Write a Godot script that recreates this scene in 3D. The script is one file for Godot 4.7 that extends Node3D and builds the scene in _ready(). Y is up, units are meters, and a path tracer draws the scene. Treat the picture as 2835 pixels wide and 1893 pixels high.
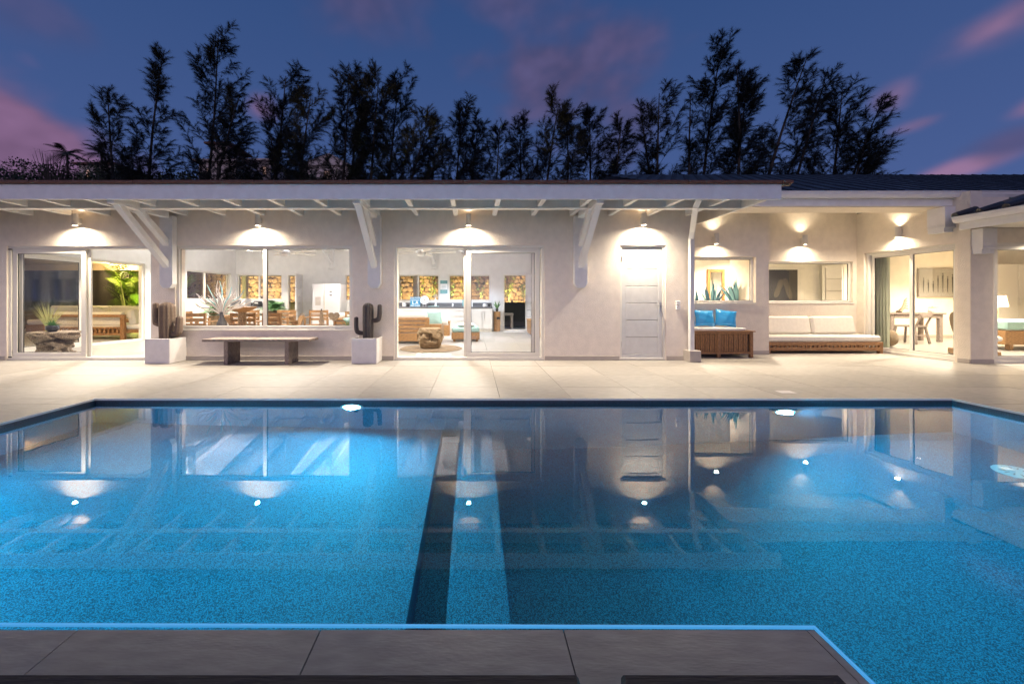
extends Node3D
# A villa by a pool at dusk. Units are metres; the terrace lies at y = 0, the camera looks along -z.
# "d" below is the distance in front of the camera (z = -d).

const FOCAL := 1102.0
const EYE := 1.09
var M := {}
var TEX := {}
var rng := RandomNumberGenerator.new()
var used_names := {}

func px(u: float, v: float, d: float) -> Vector3:          # a photo pixel at a known distance
	return Vector3((u - 1310.0) / FOCAL * d, EYE - (v - 831.0) / FOCAL * d, -d)

# ---------------------------------------------------------------- mesh building
class MB:
	var v := PackedVector3Array()
	var n := PackedVector3Array()
	var ix := PackedInt32Array()
	func tri_i(a: int, b: int, c: int) -> void:
		var k := (v[b] - v[a]).cross(v[c] - v[a])
		if k.dot(n[a] + n[b] + n[c]) > 0.0:
			ix.append_array([a, c, b])
		else:
			ix.append_array([a, b, c])
	func tri(a: Vector3, b: Vector3, c: Vector3, m: Vector3) -> void:
		var s := v.size()
		v.append_array([a, b, c])
		n.append_array([m, m, m])
		tri_i(s, s + 1, s + 2)
	func quad(a: Vector3, b: Vector3, c: Vector3, d: Vector3, m := Vector3.ZERO) -> void:
		if m == Vector3.ZERO:
			m = (b - a).cross(d - a).normalized()
		var s := v.size()
		v.append_array([a, b, c, d])
		n.append_array([m, m, m, m])
		tri_i(s, s + 1, s + 2)
		tri_i(s, s + 2, s + 3)
	func box(c: Vector3, s: Vector3, b := Basis()) -> void:
		var h := s * 0.5
		for ax in 3:
			for sg in [-1.0, 1.0]:
				var m := Vector3.ZERO
				m[ax] = sg
				var p := (ax + 1) % 3
				var q := (ax + 2) % 3
				var o := Vector3.ZERO
				o[ax] = sg * h[ax]
				var e := Vector3.ZERO
				e[p] = h[p]
				var f := Vector3.ZERO
				f[q] = h[q]
				quad(c + b * (o - e - f), c + b * (o + e - f), c + b * (o + e + f), c + b * (o - e + f), (b * m).normalized())
	func span(a: Vector3, b: Vector3) -> void:              # box between two corners
		box((a + b) * 0.5, (b - a).abs())
	func rbox(c: Vector3, s: Vector3, r: float, b := Basis()) -> void:   # chamfered box
		var h := s * 0.5
		r = minf(r, minf(h.x, minf(h.y, h.z)) * 0.9)
		var P := {}
		for sx in [-1, 1]:
			for sy in [-1, 1]:
				for sz in [-1, 1]:
					var sg := Vector3(sx, sy, sz)
					for ax in 3:
						var q := Vector3(sx * (h.x - r), sy * (h.y - r), sz * (h.z - r))
						q[ax] = sg[ax] * h[ax]
						P[[sx, sy, sz, ax]] = c + b * q
		for ax in 3:
			var p := (ax + 1) % 3
			var q := (ax + 2) % 3
			for sg in [-1, 1]:
				var k := []
				for w in [[-1, -1], [1, -1], [1, 1], [-1, 1]]:
					var t := [0, 0, 0]
					t[ax] = sg
					t[p] = w[0]
					t[q] = w[1]
					k.append(P[[t[0], t[1], t[2], ax]])
				var m := Vector3.ZERO
				m[ax] = sg
				quad(k[0], k[1], k[2], k[3], (b * m).normalized())
			for s1 in [-1, 1]:
				for s2 in [-1, 1]:
					var t0 := [0, 0, 0]
					var t1 := [0, 0, 0]
					t0[ax] = -1
					t1[ax] = 1
					for t in [t0, t1]:
						t[p] = s1
						t[q] = s2
					var m := Vector3.ZERO
					m[p] = s1
					m[q] = s2
					quad(P[[t0[0], t0[1], t0[2], p]], P[[t1[0], t1[1], t1[2], p]], P[[t1[0], t1[1], t1[2], q]], P[[t0[0], t0[1], t0[2], q]], (b * m).normalized())
		for sx in [-1, 1]:
			for sy in [-1, 1]:
				for sz in [-1, 1]:
					tri(P[[sx, sy, sz, 0]], P[[sx, sy, sz, 1]], P[[sx, sy, sz, 2]], (b * Vector3(sx, sy, sz)).normalized())
	func bar(a: Vector3, b: Vector3, w: float, t: float, up := Vector3.UP, r := 0.0) -> void:   # square bar from a to b, w across, t along "up"
		var z := (b - a).normalized()
		if absf(z.dot(up)) > 0.98:
			up = Vector3.RIGHT
		var x := up.cross(z).normalized()
		var y := z.cross(x)
		if r > 0.0:
			rbox((a + b) * 0.5, Vector3(w, t, a.distance_to(b)), r, Basis(x, y, z))
		else:
			box((a + b) * 0.5, Vector3(w, t, a.distance_to(b)), Basis(x, y, z))
	func grid(f: Callable, nu: int, nv: int, wrap: bool) -> void:   # smooth sheet f(u, v); normals point away from f(-1, v), its core line
		var s := v.size()
		var cols := nu if wrap else nu + 1
		for j in nv + 1:
			for i in cols:
				v.append(f.call(float(i) / nu, float(j) / nv))
				n.append(Vector3.ZERO)
		for j in nv:
			for i in nu:
				var a := s + j * cols + i
				var b := s + j * cols + (i + 1) % cols
				var c := b + cols
				var d := a + cols
				for t in [[a, b, c], [a, c, d]]:
					var m: Vector3 = (v[t[1]] - v[t[0]]).cross(v[t[2]] - v[t[0]])
					for k in t:
						n[k] += m
		var sum := 0.0
		for j in nv + 1:
			var core: Vector3 = f.call(-1.0, float(j) / nv)
			for i in cols:
				sum += n[s + j * cols + i].dot(v[s + j * cols + i] - core)
		for k in range(s, v.size()):
			n[k] = (n[k] * (-1.0 if sum < 0.0 else 1.0)).normalized()
			if n[k] == Vector3.ZERO:
				n[k] = Vector3.UP
		for j in nv:
			for i in nu:
				var a := s + j * cols + i
				var b := s + j * cols + (i + 1) % cols
				tri_i(a, b, b + cols)
				tri_i(a, b + cols, a + cols)
	func lathe(c: Vector3, prof: Array, nu := 20) -> void:   # prof: [radius, height] pairs, a doubled point makes a crease
		var m := prof.size() - 1
		var run := [prof[0]]
		for k in range(1, m + 1):
			if k < m and prof[k] == prof[k + 1]:
				run.append(prof[k])
				_lathe(c, run, nu)
				run = []
				continue
			run.append(prof[k])
		_lathe(c, run, nu)
	func _lathe(c: Vector3, prof: Array, nu: int) -> void:
		if prof.size() < 2:
			return
		var m := prof.size() - 1
		var cy := 0.0
		for p in prof:
			cy += p[1]
		cy /= m + 1
		var rise: float = absf(prof[m][1] - prof[0][1])
		var f := func(u: float, t: float) -> Vector3:
			var p: Array = prof[clampi(roundi(t * m), 0, m)]
			if u < 0.0:
				return c + Vector3(0, p[1] if rise > 0.001 else cy - 0.5, 0)
			return c + Vector3(cos(u * TAU) * p[0], p[1], sin(u * TAU) * p[0])
		grid(f, nu, m, true)
	func tube(pts: Array, rad: Array, nu := 8, cap := true) -> void:
		var m := pts.size() - 1
		var fr := []
		var ref := Vector3.UP
		for k in m + 1:
			var t: Vector3 = (pts[mini(k + 1, m)] - pts[maxi(k - 1, 0)]).normalized()
			if absf(t.dot(ref)) > 0.95:
				ref = Vector3.RIGHT if absf(t.x) < 0.9 else Vector3.FORWARD
			var x := ref.cross(t).normalized()
			var y := t.cross(x)
			ref = y
			fr.append([x, y])
		var f := func(u: float, w: float) -> Vector3:
			var k := clampi(roundi(w * m), 0, m)
			if u < 0.0:
				return pts[k]
			return pts[k] + (fr[k][0] * cos(u * TAU) + fr[k][1] * sin(u * TAU)) * rad[k]
		grid(f, nu, m, true)
		if cap:
			for e in [0, m]:
				var o: Vector3 = (pts[0] - pts[1] if e == 0 else pts[m] - pts[m - 1]).normalized()
				for i in nu:
					tri(pts[e], f.call(float(i) / nu, float(e) / m), f.call(float(i + 1) / nu, float(e) / m), o)
	func ell(c: Vector3, r: Vector3, e := 1.0, nu := 16, nv := 10, b := Basis()) -> void:   # (super)ellipsoid
		var pw := func(x: float) -> float: return signf(x) * pow(absf(x), e)
		var f := func(u: float, t: float) -> Vector3:
			if u < 0.0:
				return c
			var la := (t - 0.5) * PI
			var lo := u * TAU
			return c + b * Vector3(pw.call(cos(la)) * pw.call(cos(lo)) * r.x, pw.call(sin(la)) * r.y, pw.call(cos(la)) * pw.call(sin(lo)) * r.z)
		grid(f, nu, nv, true)
	func pillow(c: Vector3, w: float, h: float, t: float, b := Basis(), pinch := 0.1) -> void:   # a scatter cushion: w by h, t thick, tips drawn out
		for sg in [-1.0, 1.0]:
			var f := func(u: float, q: float) -> Vector3:
				if u < 0.0:
					return c - b * Vector3(0, 0, sg * 5.0)
				var x := u * 2.0 - 1.0
				var y := q * 2.0 - 1.0
				var k := pow(maxf(0.0, (1.0 - x * x) * (1.0 - y * y)), 0.42)
				var s := 1.0 - pinch * (1.0 - absf(x * y))
				var fold := 0.035 * sin(x * 5.0 + y * 3.0 + c.x * 7.0) * sin(y * 6.0 - x * 2.0)
				return c + b * Vector3(x * w * 0.5 * (s if absf(x) > 0.01 else 1.0), y * h * 0.5 * s, sg * t * 0.5 * k * (1.0 + fold * 4.0))
			grid(f, 12, 12, false)
	func prism(poly: PackedVector2Array, o: Vector3, ex: Vector3, ey: Vector3, ez: Vector3, depth: float) -> void:   # polygon in (ex, ey) pushed along ez
		var t := Geometry2D.triangulate_polygon(poly)
		for e in 2:
			var s := v.size()
			var m := ez * (1.0 if e else -1.0)
			for p in poly:
				v.append(o + ex * p.x + ey * p.y + ez * (depth * e))
				n.append(m)
			for k in range(0, t.size(), 3):
				tri_i(s + t[k], s + t[k + 1], s + t[k + 2])
		var cw := -1.0 if Geometry2D.is_polygon_clockwise(poly) else 1.0
		for k in poly.size():
			var a := poly[k]
			var b := poly[(k + 1) % poly.size()]
			var m2 := Vector2(b.y - a.y, a.x - b.x).normalized() * cw
			var p0 := o + ex * a.x + ey * a.y
			var p1 := o + ex * b.x + ey * b.y
			quad(p0, p1, p1 + ez * depth, p0 + ez * depth, (ex * m2.x + ey * m2.y).normalized())
	func mesh() -> ArrayMesh:
		var a := []
		a.resize(Mesh.ARRAY_MAX)
		a[Mesh.ARRAY_VERTEX] = v
		a[Mesh.ARRAY_NORMAL] = n
		a[Mesh.ARRAY_INDEX] = ix
		var m := ArrayMesh.new()
		m.add_surface_from_arrays(Mesh.PRIMITIVE_TRIANGLES, a)
		return m

# ---------------------------------------------------------------- scene helpers
func numbered(called: String) -> String:
	var k: int = used_names.get(called, 0)
	used_names[called] = k + 1
	return called if k == 0 else "%s_%03d" % [called, k]

func thing(called: String, label: String, category: String, at := Vector3.ZERO, group := "", turn := 0.0) -> Node3D:
	var o := Node3D.new()
	o.name = numbered(called)
	add_child(o)
	o.position = at
	o.rotation.y = turn
	o.set_meta("label", label)
	o.set_meta("category", category)
	if group:
		o.set_meta("group", group)
	return o

func struct(called: String) -> Node3D:
	var o := Node3D.new()
	o.name = numbered(called)
	add_child(o)
	o.set_meta("kind", "structure")
	return o

func part(parent: Node, called: String, mb, mat: Material, at := Vector3.ZERO) -> MeshInstance3D:
	var o := MeshInstance3D.new()
	o.name = called
	o.mesh = mb.mesh() if mb is MB else mb
	o.material_override = mat
	o.position = at
	parent.add_child(o, true)
	return o

func node(parent: Node, called: String, at := Vector3.ZERO) -> Node3D:
	var o := Node3D.new()
	o.name = called
	parent.add_child(o, true)
	o.position = at
	return o

func b1(parent: Node, called: String, mat: Material, a: Vector3, b: Vector3, r := 0.0) -> MeshInstance3D:   # one box part between two corners
	var m := MB.new()
	if r > 0.0:
		m.rbox((a + b) * 0.5, (b - a).abs(), r)
	else:
		m.span(a, b)
	return part(parent, called, m, mat)

# ---------------------------------------------------------------- materials
func lin(r: float, g: float, b: float, a := 1.0) -> Color:
	var c := Color(r, g, b).linear_to_srgb()
	c.a = a
	return c

func ntex(key: String, sd: int, freq: float, lo: float, hi: float, type := FastNoiseLite.TYPE_SIMPLEX_SMOOTH, oct := 4, size := 512, contrast := false) -> NoiseTexture2D:
	if TEX.has(key):
		return TEX[key]
	var f := FastNoiseLite.new()
	f.noise_type = type
	f.seed = sd
	f.frequency = freq
	f.fractal_octaves = oct
	if type == FastNoiseLite.TYPE_CELLULAR:
		f.fractal_type = FastNoiseLite.FRACTAL_NONE
		f.cellular_return_type = FastNoiseLite.RETURN_CELL_VALUE
	var t := NoiseTexture2D.new()
	t.width = size
	t.height = size
	t.seamless = true
	t.noise = f
	var g := Gradient.new()
	g.set_color(0, Color(lo, lo, lo))
	g.set_color(1, Color(hi, hi, hi))
	if contrast:
		g.set_offset(0, 0.3)
		g.set_offset(1, 0.7)
	t.color_ramp = g
	TEX[key] = t
	return t

func mat(key: String, c: Color, rough: float, tex: Texture2D = null, sc := Vector3.ONE, bump: Texture2D = null, bump_cm := 0.0) -> StandardMaterial3D:
	var m := StandardMaterial3D.new()
	m.resource_name = key
	m.albedo_color = c
	m.roughness = rough
	if tex or bump:
		m.uv1_triplanar = true
		m.uv1_world_triplanar = true
		m.uv1_scale = sc
		m.albedo_texture = tex
	if bump:
		m.heightmap_enabled = true
		m.heightmap_texture = bump
		m.heightmap_scale = bump_cm
	M[key] = m
	return m

func glow(key: String, c: Color, e: float) -> StandardMaterial3D:
	var m := mat(key, Color.WHITE, 0.6)
	m.emission_enabled = true
	m.emission = c
	m.emission_energy_multiplier = e
	return m

func materials() -> void:
	var fine := ntex("fine", 3, 0.09, 0.0, 1.0, FastNoiseLite.TYPE_SIMPLEX, 3)
	var blotch := ntex("blotch", 5, 0.012, 0.95, 1.0)
	var streak := ntex("streak", 7, 0.02, 0.55, 1.0, FastNoiseLite.TYPE_SIMPLEX, 5)
	var mild := ntex("mild", 11, 0.02, 0.86, 1.0, FastNoiseLite.TYPE_SIMPLEX, 5)
	var rough := ntex("rough", 13, 0.03, 0.35, 1.0, FastNoiseLite.TYPE_SIMPLEX, 5)
	mat("stucco", lin(0.79, 0.71, 0.62), 0.92, blotch, Vector3(0.9, 0.9, 0.9), fine, 0.35)
	mat("stucco_cream", lin(0.76, 0.68, 0.57), 0.92, blotch, Vector3(0.9, 0.9, 0.9), fine, 0.3)
	mat("wall_white", lin(0.78, 0.77, 0.75), 0.9, blotch, Vector3(0.5, 0.5, 0.5))
	mat("wall_warm", lin(0.78, 0.74, 0.66), 0.9, blotch, Vector3(0.5, 0.5, 0.5))
	mat("paint", lin(0.74, 0.73, 0.72), 0.55, blotch, Vector3(0.8, 0.8, 0.8), streak, 0.06)
	mat("door_grey", lin(0.6, 0.595, 0.58), 0.45, blotch, Vector3(1, 1, 1))
	mat("frame", lin(0.7, 0.67, 0.6), 0.4)
	mat("frame_dark", lin(0.03, 0.03, 0.035), 0.5)
	mat("baseboard", lin(0.42, 0.375, 0.335), 0.6, blotch, Vector3(1, 1, 1))
	mat("lamp_metal", lin(0.55, 0.52, 0.49), 0.45)
	mat("metal", lin(0.6, 0.6, 0.6), 0.3).metallic = 0.9
	mat("dark", lin(0.02, 0.02, 0.022), 0.5)
	mat("grout", lin(0.12, 0.11, 0.1), 0.95)
	for k in 4:
		var s: float = [1.0, 0.92, 0.97, 0.86][k]
		var m := mat("tile%d" % k, lin(0.43 * s, 0.4 * s, 0.362 * s), 0.5, mild, Vector3(0.45, 1.7, 1.7), fine, 0.04)
		m.uv1_offset = Vector3(k * 0.37, 0, k * 0.21)
	for k in 3:
		var s: float = [1.0, 0.95, 0.975][k]
		mat("floor%d" % k, lin(0.4 * s, 0.385 * s, 0.36 * s), 0.35, mild, Vector3(0.4, 1.0, 1.0))
	mat("trim", lin(0.75, 0.78, 0.8), 0.4)
	var tr: StandardMaterial3D = M["trim"]
	tr.backlight_enabled = true
	tr.backlight = Color(1, 1, 1)
	# woods, with the grain along x, y or z
	var ax := {"x": Vector3(0.9, 9, 9), "y": Vector3(9, 0.9, 9), "z": Vector3(9, 9, 0.9)}
	for a in ax:
		mat("teak_" + a, lin(0.5, 0.255, 0.105), 0.55, streak, ax[a], streak, 0.05)
		mat("oak_" + a, lin(0.56, 0.31, 0.125), 0.5, streak, ax[a], streak, 0.03)
		mat("grey_wood_" + a, lin(0.4, 0.32, 0.275), 0.8, streak, ax[a] * 1.1, streak, 0.15)
		mat("pale_wood_" + a, lin(0.5, 0.37, 0.24), 0.7, streak, ax[a], streak, 0.05)
		mat("black_wood_" + a, lin(0.03, 0.026, 0.032), 0.7, streak, ax[a] * 1.2, streak, 0.15)
	mat("drift", lin(0.72, 0.56, 0.4), 0.75, rough, Vector3(2.2, 2.2, 2.2), rough, 0.5)
	mat("root", lin(0.72, 0.5, 0.27), 0.7, rough, Vector3(3, 1.4, 3), rough, 0.4)
	mat("cactus", lin(0.3, 0.215, 0.16), 0.9, streak, Vector3(22, 2, 22), streak, 1.0)
	mat("cactus_dark", lin(0.14, 0.115, 0.11), 0.9, streak, Vector3(22, 2, 22), streak, 1.0)
	mat("planter", lin(0.72, 0.69, 0.68), 0.45, blotch, Vector3(1, 1, 1))
	mat("soil", lin(0.05, 0.04, 0.03), 1.0, rough, Vector3(4, 4, 4), rough, 1.5)
	mat("canvas", lin(0.74, 0.7, 0.62), 0.9, blotch, Vector3(2, 2, 2), fine, 0.06)
	mat("linen", lin(0.78, 0.75, 0.7), 0.9, blotch, Vector3(2, 2, 2), fine, 0.06)
	mat("teal_cloth", lin(0.32, 0.5, 0.48), 0.85, blotch, Vector3(3, 3, 3), fine, 0.05)
	mat("blue_satin", lin(0.03, 0.3, 0.64), 0.3, blotch, Vector3(4, 4, 4))
	mat("curtain", lin(0.52, 0.56, 0.42), 0.9, blotch, Vector3(3, 0.5, 3))
	mat("rattan", lin(0.4, 0.27, 0.14), 0.8, rough, Vector3(7, 14, 7), rough, 0.6)
	mat("rug", lin(0.55, 0.4, 0.25), 0.95, rough, Vector3(9, 9, 9), fine, 0.5)
	mat("counter_top", lin(0.14, 0.14, 0.145), 0.35, mild, Vector3(2, 2, 2))
	mat("cabinet", lin(0.6, 0.58, 0.54), 0.35)
	mat("appliance", lin(0.56, 0.56, 0.57), 0.3)
	mat("ceramic_dark", lin(0.1, 0.1, 0.11), 0.5, mild, Vector3(4, 4, 4))
	mat("pot_black", lin(0.03, 0.035, 0.045), 0.4)
	mat("leaf_green", lin(0.05, 0.2, 0.04), 0.6)
	mat("leaf_palm", lin(0.07, 0.16, 0.05), 0.6)
	mat("leaf_bright", lin(0.16, 0.26, 0.02), 0.6)
	mat("leaf_straw", lin(0.5, 0.5, 0.2), 0.7)
	mat("branch_white", lin(0.72, 0.66, 0.6), 0.8)
	mat("branch_teal", lin(0.3, 0.6, 0.62), 0.8)
	mat("agave_blue", lin(0.2, 0.5, 0.62), 0.35, rough, Vector3(6, 6, 6))
	mat("board_blue", lin(0.08, 0.42, 0.72), 0.7, streak, Vector3(1.4, 14, 14))
	mat("board_teal", lin(0.26, 0.55, 0.56), 0.7, streak, Vector3(1.4, 14, 14))
	mat("print_white", lin(0.8, 0.8, 0.8), 0.7)
	mat("print_ink", lin(0.03, 0.03, 0.03), 0.8)
	mat("amber_frame", lin(0.62, 0.27, 0.07), 0.5, streak, Vector3(6, 2, 6))
	mat("picture_dark", lin(0.075, 0.07, 0.065), 0.8, rough, Vector3(3, 3, 3))
	mat("picture_leaf", lin(0.2, 0.17, 0.12), 0.8, rough, Vector3(9, 9, 9))
	mat("picture_pale", lin(0.6, 0.58, 0.54), 0.85, rough, Vector3(8, 2, 8))
	mat("mirror", lin(0.75, 0.75, 0.72), 0.05).metallic = 1.0
	mat("screen_olive", lin(0.085, 0.08, 0.065), 0.95, mild, Vector3(1, 1, 1), fine, 0.1)
	mat("hedge_grey", lin(0.16, 0.165, 0.15), 0.95, rough, Vector3(3, 3, 3), rough, 0.8)
	mat("awning", lin(0.5, 0.4, 0.27), 0.9, blotch, Vector3(1, 1, 1))
	for k in 4:
		var c: Array = [[0.36, 0.27, 0.17], [0.42, 0.33, 0.22], [0.31, 0.23, 0.15], [0.38, 0.3, 0.21]][k]
		mat("stone%d" % k, lin(c[0], c[1], c[2]), 0.9, rough, Vector3(2.5, 2.5, 2.5), rough, 1.2)
	mat("mortar", lin(0.05, 0.04, 0.028), 1.0, rough, Vector3(3, 3, 3))
	mat("roof_tile", lin(0.055, 0.058, 0.075), 0.5, rough, Vector3(3, 3, 3))
	mat("roof_tile_pale", lin(0.075, 0.078, 0.095), 0.42, rough, Vector3(3, 3, 3))
	mat("terracotta", lin(0.22, 0.1, 0.07), 0.75, streak, Vector3(0.7, 9, 9))
	mat("soffit_wood", lin(0.34, 0.25, 0.15), 0.8, streak, Vector3(1, 9, 9))
	mat("bark", lin(0.035, 0.028, 0.024), 0.95)
	mat("needles", lin(0.03, 0.036, 0.03), 0.9)
	mat("hill_leaf", lin(0.035, 0.05, 0.025), 0.9)
	mat("house_far", lin(0.55, 0.47, 0.45), 0.9)
	mat("ground", lin(0.09, 0.085, 0.06), 1.0, rough, Vector3(0.4, 0.4, 0.4))
	mat("hill", lin(0.035, 0.045, 0.025), 1.0, rough, Vector3(0.2, 0.2, 0.2))
	# pool
	var speck := ntex("speck", 21, 0.16, 0.55, 1.0, FastNoiseLite.TYPE_CELLULAR, 1, 1024, true)
	mat("mosaic", lin(0.006, 0.31, 0.47), 0.6, speck, Vector3(1.5, 1.5, 1.5))
	mat("pool_band", lin(0.05, 0.07, 0.1), 0.4, speck, Vector3(2, 2, 2))
	var w := mat("water", lin(0.4, 0.95, 1.0, 0.0), 0.004)
	var wave := ntex("wave", 31, 0.008, 0.0, 1.0, FastNoiseLite.TYPE_SIMPLEX_SMOOTH, 3)
	w.uv1_triplanar = true
	w.uv1_world_triplanar = true
	w.uv1_scale = Vector3(0.35, 0.35, 0.6)
	w.transparency = BaseMaterial3D.TRANSPARENCY_ALPHA
	w.refraction_enabled = true
	w.refraction_scale = 0.037
	w.heightmap_enabled = true
	w.heightmap_texture = wave
	w.heightmap_scale = 0.02
	for g in [["glass", 0.05], ["glass_tinted", 0.1]]:
		var p := mat(g[0], lin(0.05, 0.06, 0.055, g[1]), 0.02)
		p.transparency = BaseMaterial3D.TRANSPARENCY_ALPHA
	glow("lamp_warm_glow", Color(1.0, 0.9, 0.76), 9.0)
	glow("lamp_room_glow", Color(1.0, 0.95, 0.88), 2.0)
	glow("lamp_cool_glow", Color(0.88, 0.93, 1.0), 2.0)
	glow("pool_lamp_glow", Color(0.72, 0.9, 1.0), 22.0)
	glow("added_blue_glow", Color(0.33, 0.72, 1.0), 0.6)  # emission standing in for pool light on the near edge trim
	M["added_blue_glow"].albedo_color = lin(0.02, 0.1, 0.2)
	glow("lamp_amber_glow", Color(1.0, 0.7, 0.25), 6.0)
	glow("lamp_shade_glow", Color(1.0, 0.84, 0.62), 2.5)
	glow("far_window_glow", Color(1.0, 0.7, 0.4), 0.35)

func omni(parent: Node, at: Vector3, c: Color, e: float, size := 0.08) -> void:
	var l := OmniLight3D.new()
	l.name = "lamp_light"
	parent.add_child(l, true)
	l.position = at
	l.light_color = c
	l.light_energy = e
	l.light_size = size
	l.omni_range = 30.0
	l.omni_attenuation = 2.0
	l.shadow_enabled = true

func spot(parent: Node, at: Vector3, dir: Vector3, c: Color, e: float, ang: float, soft := 0.3, size := 0.03) -> void:
	var l := SpotLight3D.new()
	l.name = "spot_light"
	parent.add_child(l, true)
	l.position = at
	l.basis = Basis.looking_at(dir, Vector3.RIGHT if absf(dir.normalized().y) > 0.9 else Vector3.UP)
	l.light_color = c
	l.light_energy = e
	l.light_size = size
	l.spot_range = 30.0
	l.spot_angle = ang
	l.spot_angle_attenuation = soft
	l.spot_attenuation = 2.0
	l.shadow_enabled = true

# ---------------------------------------------------------------- camera, sky, exposure
const SKY_ENERGY := 0.92
const EXPOSURE := 1.12

func _ready() -> void:
	rng.seed = 4
	var cam := Camera3D.new()
	cam.name = "camera"
	add_child(cam)
	cam.position = Vector3(0, EYE, 0)
	cam.near = 0.05
	cam.far = 900.0
	cam.projection = Camera3D.PROJECTION_FRUSTUM
	cam.size = 2.0 * 946.5 / FOCAL * cam.near
	cam.frustum_offset = Vector2(107.5, -115.5) / FOCAL * cam.near
	cam.current = true
	var we := WorldEnvironment.new()
	we.name = "environment"
	var e := Environment.new()
	e.background_mode = Environment.BG_SKY
	e.tonemap_mode = Environment.TONE_MAPPER_LINEAR
	e.tonemap_exposure = EXPOSURE
	e.background_energy_multiplier = SKY_ENERGY
	e.sdfgi_enabled = true
	e.ssao_enabled = true
	e.ssil_enabled = true
	var sky := Sky.new()
	sky.sky_material = dusk_sky()
	e.sky = sky
	we.environment = e
	add_child(we)
	var sun := DirectionalLight3D.new()          # the afterglow where the sun went down, behind the camera
	sun.name = "afterglow"
	add_child(sun)
	sun.basis = Basis.looking_at(Vector3(0.25, -0.33, -1.0))
	sun.light_color = Color(1.0, 0.9, 0.97)
	sun.light_energy = 0.22
	sun.light_angular_distance = 60.0
	sun.shadow_enabled = true
	materials()
	ground()
	terrace()
	pool()
	house()
	back_garden()
	trees()
	hillside()
	wall_lamps()
	terrace_things()
	dining_room()
	living_room()
	side_terrace()
	bedrooms()

func dusk_sky() -> PanoramaSkyMaterial:
	var w := 1024
	var h := 512
	var im := Image.create(w, h, false, Image.FORMAT_RGBF)
	var f := FastNoiseLite.new()
	f.seed = 12
	f.frequency = 1.0
	f.noise_type = FastNoiseLite.TYPE_SIMPLEX_SMOOTH
	f.fractal_octaves = 5
	# banks of cloud: azimuth, elevation, half width, half height (degrees), tilt, amount, tone
	var banks := [
		[-49, 12, 13, 9, -26, 1.5, 0], [-36, 6, 10, 5, -14, 0.9, 0], [-50, 27, 10, 3.5, -20, 0.45, 1],
		[13, 29, 14, 9, -12, 0.95, 1], [20, 21, 9, 5, 10, 0.5, 1], [-15, 36, 12, 5, 8, 0.7, 1], [6, 38, 12, 5, 0, 0.5, 1],
		[53, 22.8, 6.5, 2.3, 24, 0.75, 2], [46.5, 19.6, 2.6, 1.9, 20, 0.6, 2],
		[51.5, 12.0, 4.0, 1.0, 8, 1.0, 2], [54, 13.2, 4.5, 1.5, 10, 0.7, 1], [48.3, 16.4, 2.0, 0.6, 8, 0.6, 2], [55, 16.0, 2.6, 0.9, 20, 0.65, 2],
		[38, 8.0, 5.5, 1.8, 3, 0.75, 2], [24, 7, 7, 1.8, 0, 0.5, 2], [-28, 23, 2.4, 2.0, 20, 0.6, 0],
		[120, 20, 22, 9, 10, 0.8, 2], [170, 26, 25, 9, -8, 0.7, 1], [-120, 18, 26, 8, 8, 0.9, 0], [-160, 32, 20, 10, 0, 0.6, 1], [80, 34, 14, 6, 15, 0.6, 1]]
	var tone := [Color(0.21, 0.115, 0.215), Color(0.085, 0.075, 0.17), Color(0.27, 0.155, 0.27)]
	for j in h:
		var el := 90.0 - (j + 0.5) / h * 180.0
		for i in w:
			var az := wrapf((i + 0.5) / w * 360.0, -180.0, 180.0)
			if el < -3.0:
				im.set_pixel(i, j, Color(0.03, 0.035, 0.07))
				continue
			var t := clampf(el / 60.0, 0.0, 1.0)
			var c := Color(0.12, 0.17, 0.41).lerp(Color(0.012, 0.052, 0.165), pow(t, 0.42))
			if el > 38.0:
				c = c.lerp(Color(0.008, 0.036, 0.115), (el - 38.0) / 52.0)
			var dir := Vector3(sin(deg_to_rad(az)) * cos(deg_to_rad(el)), sin(deg_to_rad(el)), -cos(deg_to_rad(az)) * cos(deg_to_rad(el)))
			for b in banks:
				var dx := wrapf(az - b[0], -180.0, 180.0) * cos(deg_to_rad(el))
				var dy: float = el - b[1]
				if absf(dx) > b[2] * 2.6 or absf(dy) > maxf(b[2], b[3]) * 2.6:
					continue
				var a := deg_to_rad(b[4])
				var q := Vector2(dx * cos(a) + dy * sin(a), -dx * sin(a) + dy * cos(a))
				var r := Vector2(q.x / b[2], q.y / b[3])
				var edge := f.get_noise_3d(dir.x * 5.0 + b[0], dir.y * 9.0, dir.z * 5.0) * 0.6
				var k := 1.0 - r.length() * 0.9 + edge
				k = smoothstep(0.12, 0.9, k) * b[5]
				var puff := f.get_noise_3d(dir.x * 16.0, dir.y * 26.0 + b[1], dir.z * 16.0)
				c = c.lerp(tone[b[6]] * (1.0 + 0.35 * edge + 0.3 * puff), clampf(k * (1.0 + 0.4 * puff), 0.0, 0.93))
			im.set_pixel(i, j, c)
	var m := PanoramaSkyMaterial.new()
	m.panorama = ImageTexture.create_from_image(im)
	return m

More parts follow.
